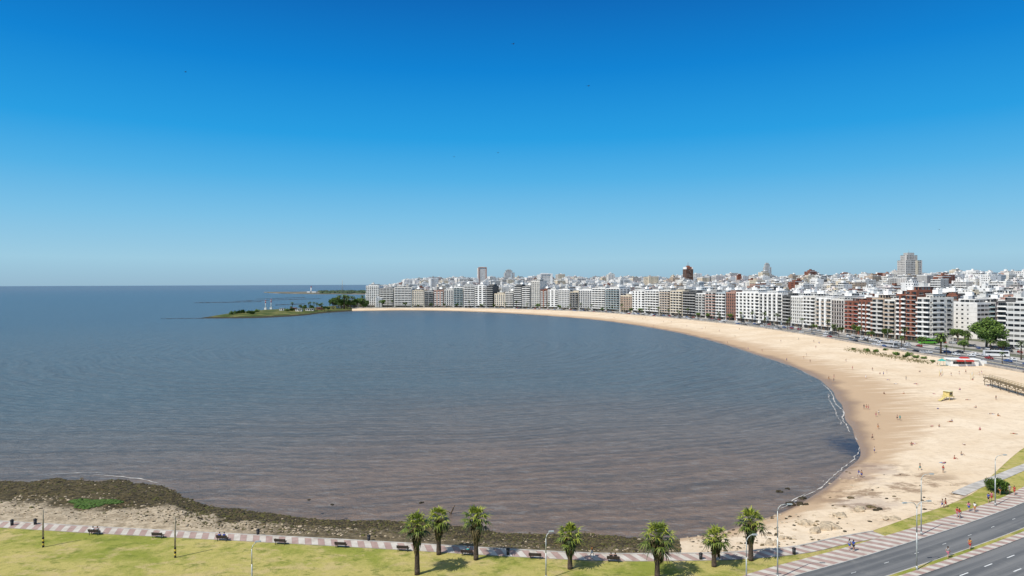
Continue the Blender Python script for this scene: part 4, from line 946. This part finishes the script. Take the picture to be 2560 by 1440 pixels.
def person_proto(kind,female=False):
    J=pose(kind); names=list(J); ix={n:i for i,n in enumerate(names)}
    body=skin([(ix[a],ix[b]) for a,b in ED],[J[n] for n in names],[RD[n] for n in names],skinm[0],"person",1)
    root=mk("person",body,label="person",category="person"); ch=[]
    hd=Vector(J['hd']); ht=Vector(J['ht']); upv=(ht-hd).normalized(); fwd=Vector((0,-1,0)) if kind in('stand','walk','sit') else (Vector((0,1,0)) if kind=='bench' else Vector((0,0,1)))
    f=MB(); c=hd+upv*.05
    for sx in(-.035,.035): f.sphere(tuple(c+fwd*.098+Vector((sx,0,0))),(.012,.012,.01),0,5,4)
    ch.append(f.obj("eyes",[eyem],root))
    f=MB(); f.sphere(tuple(c+fwd*.105-upv*.03),(.014,.018,.018),0,5,4)
    for sx in(-.095,.095): f.sphere(tuple(c+Vector((sx,0,0))-upv*.01),(.015,.025,.03),0,5,4)
    for n in'lr':
        h=Vector(J['ha'+n]); e=Vector(J['el'+n]); d=(h-e).normalized(); s=d.orthogonal().normalized()
        for k in range(4): f.cyl(tuple(h+d*.02+s*(k-1.5)*.018),tuple(h+d*(.095-.01*abs(k-1.4))+s*(k-1.5)*.02),.009,.006,4,0)
        f.cyl(tuple(h+s*.03),tuple(h+d*.05+s*.06),.01,.007,4,0)
    ch.append(f.obj("fingers_and_ears",[skinm[0]],root))
    hr=MB(); hr.sphere(tuple(hd+upv*.075-fwd*.02),(.105,.11,.10),0,10,6)
    if female: hr.cyl(tuple(hd-fwd*.07+upv*.05),tuple(hd-fwd*.1-upv*.22),.07,.04,8,0)
    ch.append(hr.obj("hair",[hairm],root))
    def sub(nm,keys,ed,inc,mat):
        k2={n:i for i,n in enumerate(keys)}; V=[]
        for n in keys:
            if isinstance(n,tuple): V.append(tuple(Vector(J[n[0]]).lerp(Vector(J[n[1]]),n[2])))
            else: V.append(J[n])
        me=skin([(k2[a],k2[b]) for a,b in ed],V,[inc(n) for n in keys],mat,nm,1); return mk(nm,me,root)
    a1=('shl','ell',.6);a2=('shr','elr',.6)
    sh=sub("shirt",['che','spi','pel','shl',a1,'shr',a2,('che','nec',.5)],[('che','spi'),('spi','pel'),('che','shl'),('shl',a1),('che','shr'),('shr',a2),('che',('che','nec',.5))],lambda n:(RD[n]+.018 if isinstance(n,str) else (.062 if n[1]!='nec' else .07)),M_white)
    k1=('hil','knl',.75);k2=('hir','knr',.75)
    so=sub("shorts",['pel','hil',k1,'hir',k2],[('pel','hil'),('hil',k1),('pel','hir'),('hir',k2)],lambda n:(RD[n]+.02 if isinstance(n,str) else .088),blk)
    ch+= [sh,so]
    return root,ch
PROT={k:person_proto(k,f) for k,f in(('stand',False),('walk',True),('sit',False),('lie',True),('bench',False))}
cloth={n:pm("cloth_"+n,c,.85,.1,3) for n,c in dict(white=(.75,.75,.75),black=(.02,.02,.025),red=(.4,.04,.03),blue=(.03,.08,.35),teal=(.03,.3,.3),pink=(.5,.15,.22),grey=(.3,.3,.3),orange=(.5,.2,.05)).items()}
cn=list(cloth)+['white','black','grey','blue']
def person(kind,p,rz,where,sc=1,bare=False):
    a=r.choice(cn);b=r.choice(cn); s=r.choice(skinm)
    w={'stand':'standing','walk':'walking','sit':'sitting','lie':'lying down','bench':'sitting on bench'}[kind]
    shirt=s if bare else cloth[a]
    lab="%s in %s shirt and %s shorts %s"%(w,a,b,where) if not bare else "bare-chested, %s in %s shorts %s"%(w,b,where)
    clone(PROT[kind],p,rz,sc,lab,{'self':s,'shirt':shirt,'shorts':cloth[b],'fingers_and_ears':s},"people around the bay")
for u,v in((2124,1375),(2134,1378),(2393,1293),(2399,1296),(2422,1278),(2437,1280),(2479,1253),(2471,1256),(2500,1236),(2516,1233),(2524,1234),(2536,1237)):
    person('walk',G(u,v,3.12),r.choice((2.1,-1.0)),"on striped pavement",.95)
for u,v in((2370,1395),(2425,1374)):
    person('walk',G(u,v,3.12),2.1,"on road median",.95)
person('walk',G(1480,1393,3.07),1.6,"on promenade",.95)
for bi,dx in((0,-.3),(0,.4),(2,.2),(2,-.5),(8,-.3),(8,.3),(6,.1)):
    b=benches[bi]; person('bench',(b.x+dx,b.y-.0,b.z-.02),-.12,"facing sea",.97)
st=[(2160,1023),(2166,1023),(2171,1024),(2190,1042),(2197,1038),(2195,1073),(2181,1100),(2186,1133),(2147,1193),(2154,1194),(2300,1176),(2243,1050),(2250,1051),(2085,945),(2115,905),(2358,1182),(2356,1270),(2364,1268),(2378,940),(2352,940),(2398,936),(2448,938),(2454,936),(2366,908),(2490,1000),(2072,950)]
for u,v in st:
    p=GP(u,v); person(r.choice(('stand','walk')),(p.x,p.y,p.z-.02),r.random()*6,"on sandy beach",.92,r.random()<.55)
si=[(2285,1110),(2279,1113),(2410,1112),(2403,1138),(2360,1158),(2386,1147),(2330,1066),(2348,1068),(2375,1055),(2380,1055),(2345,1022),(2440,1020),(2480,1035),(2495,1040),(2420,1000),(2260,985),(2290,960),(2210,985),(2240,960),(2432,950),(2470,965),(2300,930),(2335,985),(2400,975),(2535,1085),(2450,1075),(2220,950),(2200,935)]
M_towel=[pm("towel_"+str(i),c,.95,.1,3) for i,c in enumerate(((.5,.2,.15),(.2,.3,.45),(.6,.55,.35),(.7,.7,.7)))]
for i,(u,v) in enumerate(si):
    p=GP(u,v); k='sit' if i%2 else 'lie'; person(k,(p.x,p.y,p.z+.02),r.random()*6,"on sandy beach",.92,r.random()<.6)
    if i%4==0:
        m=MB(); m.box((0,0,.0),(.8,1.8,.05),0); m.box((0,-.8,.03),(.78,.12,.03),1); m.obj("beach_towel",[M_towel[i//4%4],M_white],loc=(p.x,p.y,p.z),rz=0.3,label="beach towel spread on the sand",category="towel",group="towels on the sand")
for i in range(34):
    t=r.random()**.7; k=int(36+t*(104-36)); s=r.uniform(.03,.8); a=BA[k].lerp(BB[k],s); person(r.choice(('stand','walk','stand')),(a.x,a.y,gz(a.x,a.y)-.02),r.random()*6,"on sandy beach",.97,r.random()<.5)
for k in PROT: drop(PROT[k])
# ------------------------------------------------------------------ beach furniture
p=GP(2370,999); root=mk("lifeguard_hut",None,loc=p,rz=.5,label="yellow lifeguard hut on stilts with a sloping ramp",category="lifeguard hut",scale=.85)
hutm=pm("hut_yellow",(0.62,0.50,0.20),.7,.15,1.5)
m=MB(); m.box((0,0,1.45),(3.6,3.2,.15)); m.obj("platform",[hutm],root)
m=MB(); m.box((.3,.2,2.5),(2.6,2.4,1.95)); m.obj("cabin",[hutm],root); m=MB(); m.box((.2,0,3.55),(3.4,3.1,.14),0,taper=.9); m.obj("roof",[pm("hut_roof",(.68,.62,.42),.8,.1,1)],root)
m=MB(); m.box((.3,-1.02,2.6),(1.5,.04,.9)); m.obj("window",[RGd],root)
for x in(-1.6,1.6):
    for y in(-1.4,1.4): m=MB(); m.box((0,0,.6),(.14,.14,1.6)); m.obj("leg",[hutm],root,(x,y,0))
m=MB(); m.poly([(-1.8,-.6,1.5),(-1.8,.6,1.5),(-6,.6,.1),(-6,-.6,.1)]); m.poly([(-1.8,-.6,1.4),(-6,-.6,0),(-6,.6,0),(-1.8,.6,1.4)])
for y in(-.6,.6): m.cyl((-1.8,y,2.4),(-6,y,1.0),.04,.04,5); m.cyl((-6,y,0),(-6,y,1.0),.04,.04,5); m.cyl((-3.9,y,.8),(-3.9,y,1.7),.04,.04,5)
m.obj("ramp",[hutm],root)
p=GP(2466,962); q=G(2640,1010,3); d=(q-p); L=d.length; a=math.atan2(d.y,d.x); root=mk("beach_stairway",None,loc=p,rz=a,label="long yellow-brown steel walkway with cross braces above the sand",category="walkway")
m=MB(); m.box((L/2,0,2.9),(L,2.2,.18)); m.obj("deck",[pm("deck_boards",(.20,.15,.09),.9,.2,2)],root)
for y in(-1.1,1.1):
    m=MB(); m.cyl((0,y,3.0),(0,y,4.0),.05,.05,5); m.cyl((0,y,4.0),(L,y,4.0),.06,.06,5); m.cyl((0,y,3.5),(L,y,3.5),.04,.04,5)
    x=0
    while x<L: m.cyl((x,y,2.9),(x,y,4.0),.05,.05,5); x+=2.2
    m.obj("railing",[yel2],root)
    m=MB(); x=0; m.cyl((0,y,1.5),(L,y,1.5),.08,.08,5); m.cyl((0,y,2.75),(L,y,2.75),.08,.08,5)
    while x<L-3: m.cyl((x,y,1.5),(x+1.6,y,2.75),.06,.06,4); m.cyl((x+1.6,y,2.75),(x+3.2,y,1.5),.06,.06,4); x+=3.2
    m.obj("truss",[pm("rusty_yellow",(.17,.12,.05),.8,.3,2)],root)
x=1
while x<L:
    for y in(-1,1): m=MB(); m.cyl((0,0,-1.2),(0,0,2.7),.12,.1,6); m.obj("leg",[pm("dark_timber",(.12,.09,.06),.9,.2,2)],root,(x,y,0))
    x+=6.4
p=GP(2405,914); root=mk("beach_kiosk",None,loc=(p.x,p.y,p.z),rz=-.15,label="white beach kiosk with red awnings and teal tent",category="kiosk")
m=MB(); m.box((0,0,1.5),(12,5,3.2)); m.obj("wall",[M_white],root); m=MB(); m.box((0,0,3.25),(13.4,6.2,.3),0,taper=.95); m.obj("roof",[M_white],root)
m=MB(); m.box((-1,-2.53,1.6),(8,.05,1.2)); m.obj("window",[RGd],root)
for x,w in((-2.4,3.2),(1.6,3.6)): m=MB(); m.poly([(-w/2,-2.6,3.1),(w/2,-2.6,3.1),(w/2,-4.2,2.6),(-w/2,-4.2,2.6)]); m.box((0,-4.2,2.45),(w,.06,.3)); m.obj("awning",[redm],root,(x,0,0))
m=MB(); m.box((1,0,3.8),(4,2.2,.7),0,taper=.6); m.obj("roof_canopy",[redm],root)
m=MB(); m.box((8.5,.6,1.2),(3.4,3,2.4)); m.obj("annex",[M_white],root)
m=MB(); 
for x in(-10,-7.4):
    for y in(-1.2,1.2): m.cyl((x,y,0),(x,y,2.2),.05,.05,5)
b0=[(-10.2,-1.4,2.2),(-7.2,-1.4,2.2),(-7.2,1.4,2.2),(-10.2,1.4,2.2)]
for i in range(4): m.poly([b0[i],b0[(i+1)%4],(-8.7,0,3.3)])
m.obj("tent",[pm("tent_teal",(.05,.36,.31),.7,.1,1)],root)
for u,v in((2352,938),(2430,946)):
    p=GP(u,v); root=mk("volleyball_net",None,loc=p,rz=.9,label="beach volleyball net strung between two yellow posts",category="volleyball net",group="volleyball nets")
    for x in(-4.5,4.5): m=MB(); m.cyl((0,0,0),(0,0,2.5),.07,.06,6); m.obj("post",[yel],root,(x,0,0))
    m=MB()
    for k in range(6): m.box((0,0,1.5+k*.18),(8.9,.02,.025 if 0<k<5 else .07))
    for k in range(23): m.box((-4.4+k*.4,0.012,1.95),(.02,.01,.85))
    m.obj("net",[M_white],root)
p=GP(1125,1300); m=MB(); m.tube([(-.6,0,0),(0,0,.9),(.5,.1,1.9),(.9,.1,2.7)],[.2,.17,.12,.05],7); m.tube([(.2,0,1.2),(-.5,0,1.7),(-1.1,0,1.8)],[.1,.07,.03],6); m.tube([(0,0,.8),(1.2,.2,.9)],[.12,.05],6)
m.obj("driftwood",[bark],loc=p,label="brown broken tree stump standing in the rocks",category="driftwood")
for u,v,D in((1283,110,190),(1471,215,190),(464,180,230),(2348,574,220),(1245,382,300),(1135,392,320)):
    q=CAM+ray(u,v)*D; m=MB(); m.sphere((0,0,0),(.28,.09,.08),0,8,5); m.sphere((.28,0,.04),(.09,.06,.06),0,6,4); m.poly([(-.22,-.05,0),(-.5,-.1,0),(-.5,.1,0),(-.22,.05,0)])
    for s in(-1,1): m.poly([(.14,s*.05,.02),(-.12,s*.05,.02),(-.14,s*.38,.18),(.1,s*.38,.2)][::s]); m.poly([(.1,s*.38,.2),(-.14,s*.38,.18),(-.16,s*.75,.06)][::s])
    m.obj("bird",[M_dark],loc=q,rz=.8,label="small dark seabird gliding with wings spread",category="bird",group="birds in the sky")
# ------------------------------------------------------------------ light
el=math.radians(50); sv=Vector((-.80*math.cos(el),-.60*math.cos(el),math.sin(el)))
sd=bpy.data.lights.new("sun",'SUN'); sd.energy=4.6; sd.angle=math.radians(.53); sd.color=(1,.955,.88); so=bpy.data.objects.new("sun",sd); COL.objects.link(so); so.rotation_mode='QUATERNION'; so.rotation_quaternion=sv.to_track_quat('Z','Y')
w=bpy.data.worlds.new("World"); scene.world=w; w.use_nodes=True; t=w.node_tree; bg=t.nodes["Background"]; bg.inputs[1].default_value=0.1
sk=t.nodes.new("ShaderNodeTexSky"); sk.sky_type='NISHITA'; sk.sun_disc=False; sk.sun_elevation=el; sk.sun_rotation=math.atan2(sv.x,sv.y); sk.altitude=40; sk.air_density=1.0; sk.dust_density=.4; sk.ozone_density=2.5
tc_=t.nodes.new("ShaderNodeTexCoord"); sp=t.nodes.new("ShaderNodeSeparateXYZ"); t.links.new(tc_.outputs["Generated"],sp.inputs[0])
rp=t.nodes.new("ShaderNodeValToRGB"); t.links.new(sp.outputs[2],rp.inputs[0]); rp.color_ramp.interpolation='LINEAR'
els=rp.color_ramp.elements; els[0].position=0; els[0].color=(.31,.49,.63,1); els[1].position=1; els[1].color=(.33,.38,.44,1)
for pz,c in((.035,(.34,.60,.76)),(.093,(.20,.535,.80)),(.15,(.08,.44,.80)),(.206,(.016,.345,.77)),(.296,(.0,.228,.66)),(.385,(.0,.138,.49)),(.5,(.08,.18,.41)),(.7,(.27,.33,.43))):
    e=els.new(pz); e.color=(*c,1)
sc_=t.nodes.new("ShaderNodeVectorMath"); sc_.operation='SCALE'; sc_.inputs[3].default_value=10; t.links.new(rp.outputs[0],sc_.inputs[0])
mx=t.nodes.new("ShaderNodeMix"); mx.data_type='RGBA'; mx.blend_type='MIX'; mx.inputs[0].default_value=.96; t.links.new(sk.outputs[0],mx.inputs[6]); t.links.new(sc_.outputs[0],mx.inputs[7]); t.links.new(mx.outputs[2],bg.inputs[0])
scene.view_settings.view_transform='Standard'; scene.view_settings.look='None'; scene.view_settings.exposure=0
print("done",time.time()-T0,len(bpy.data.objects))
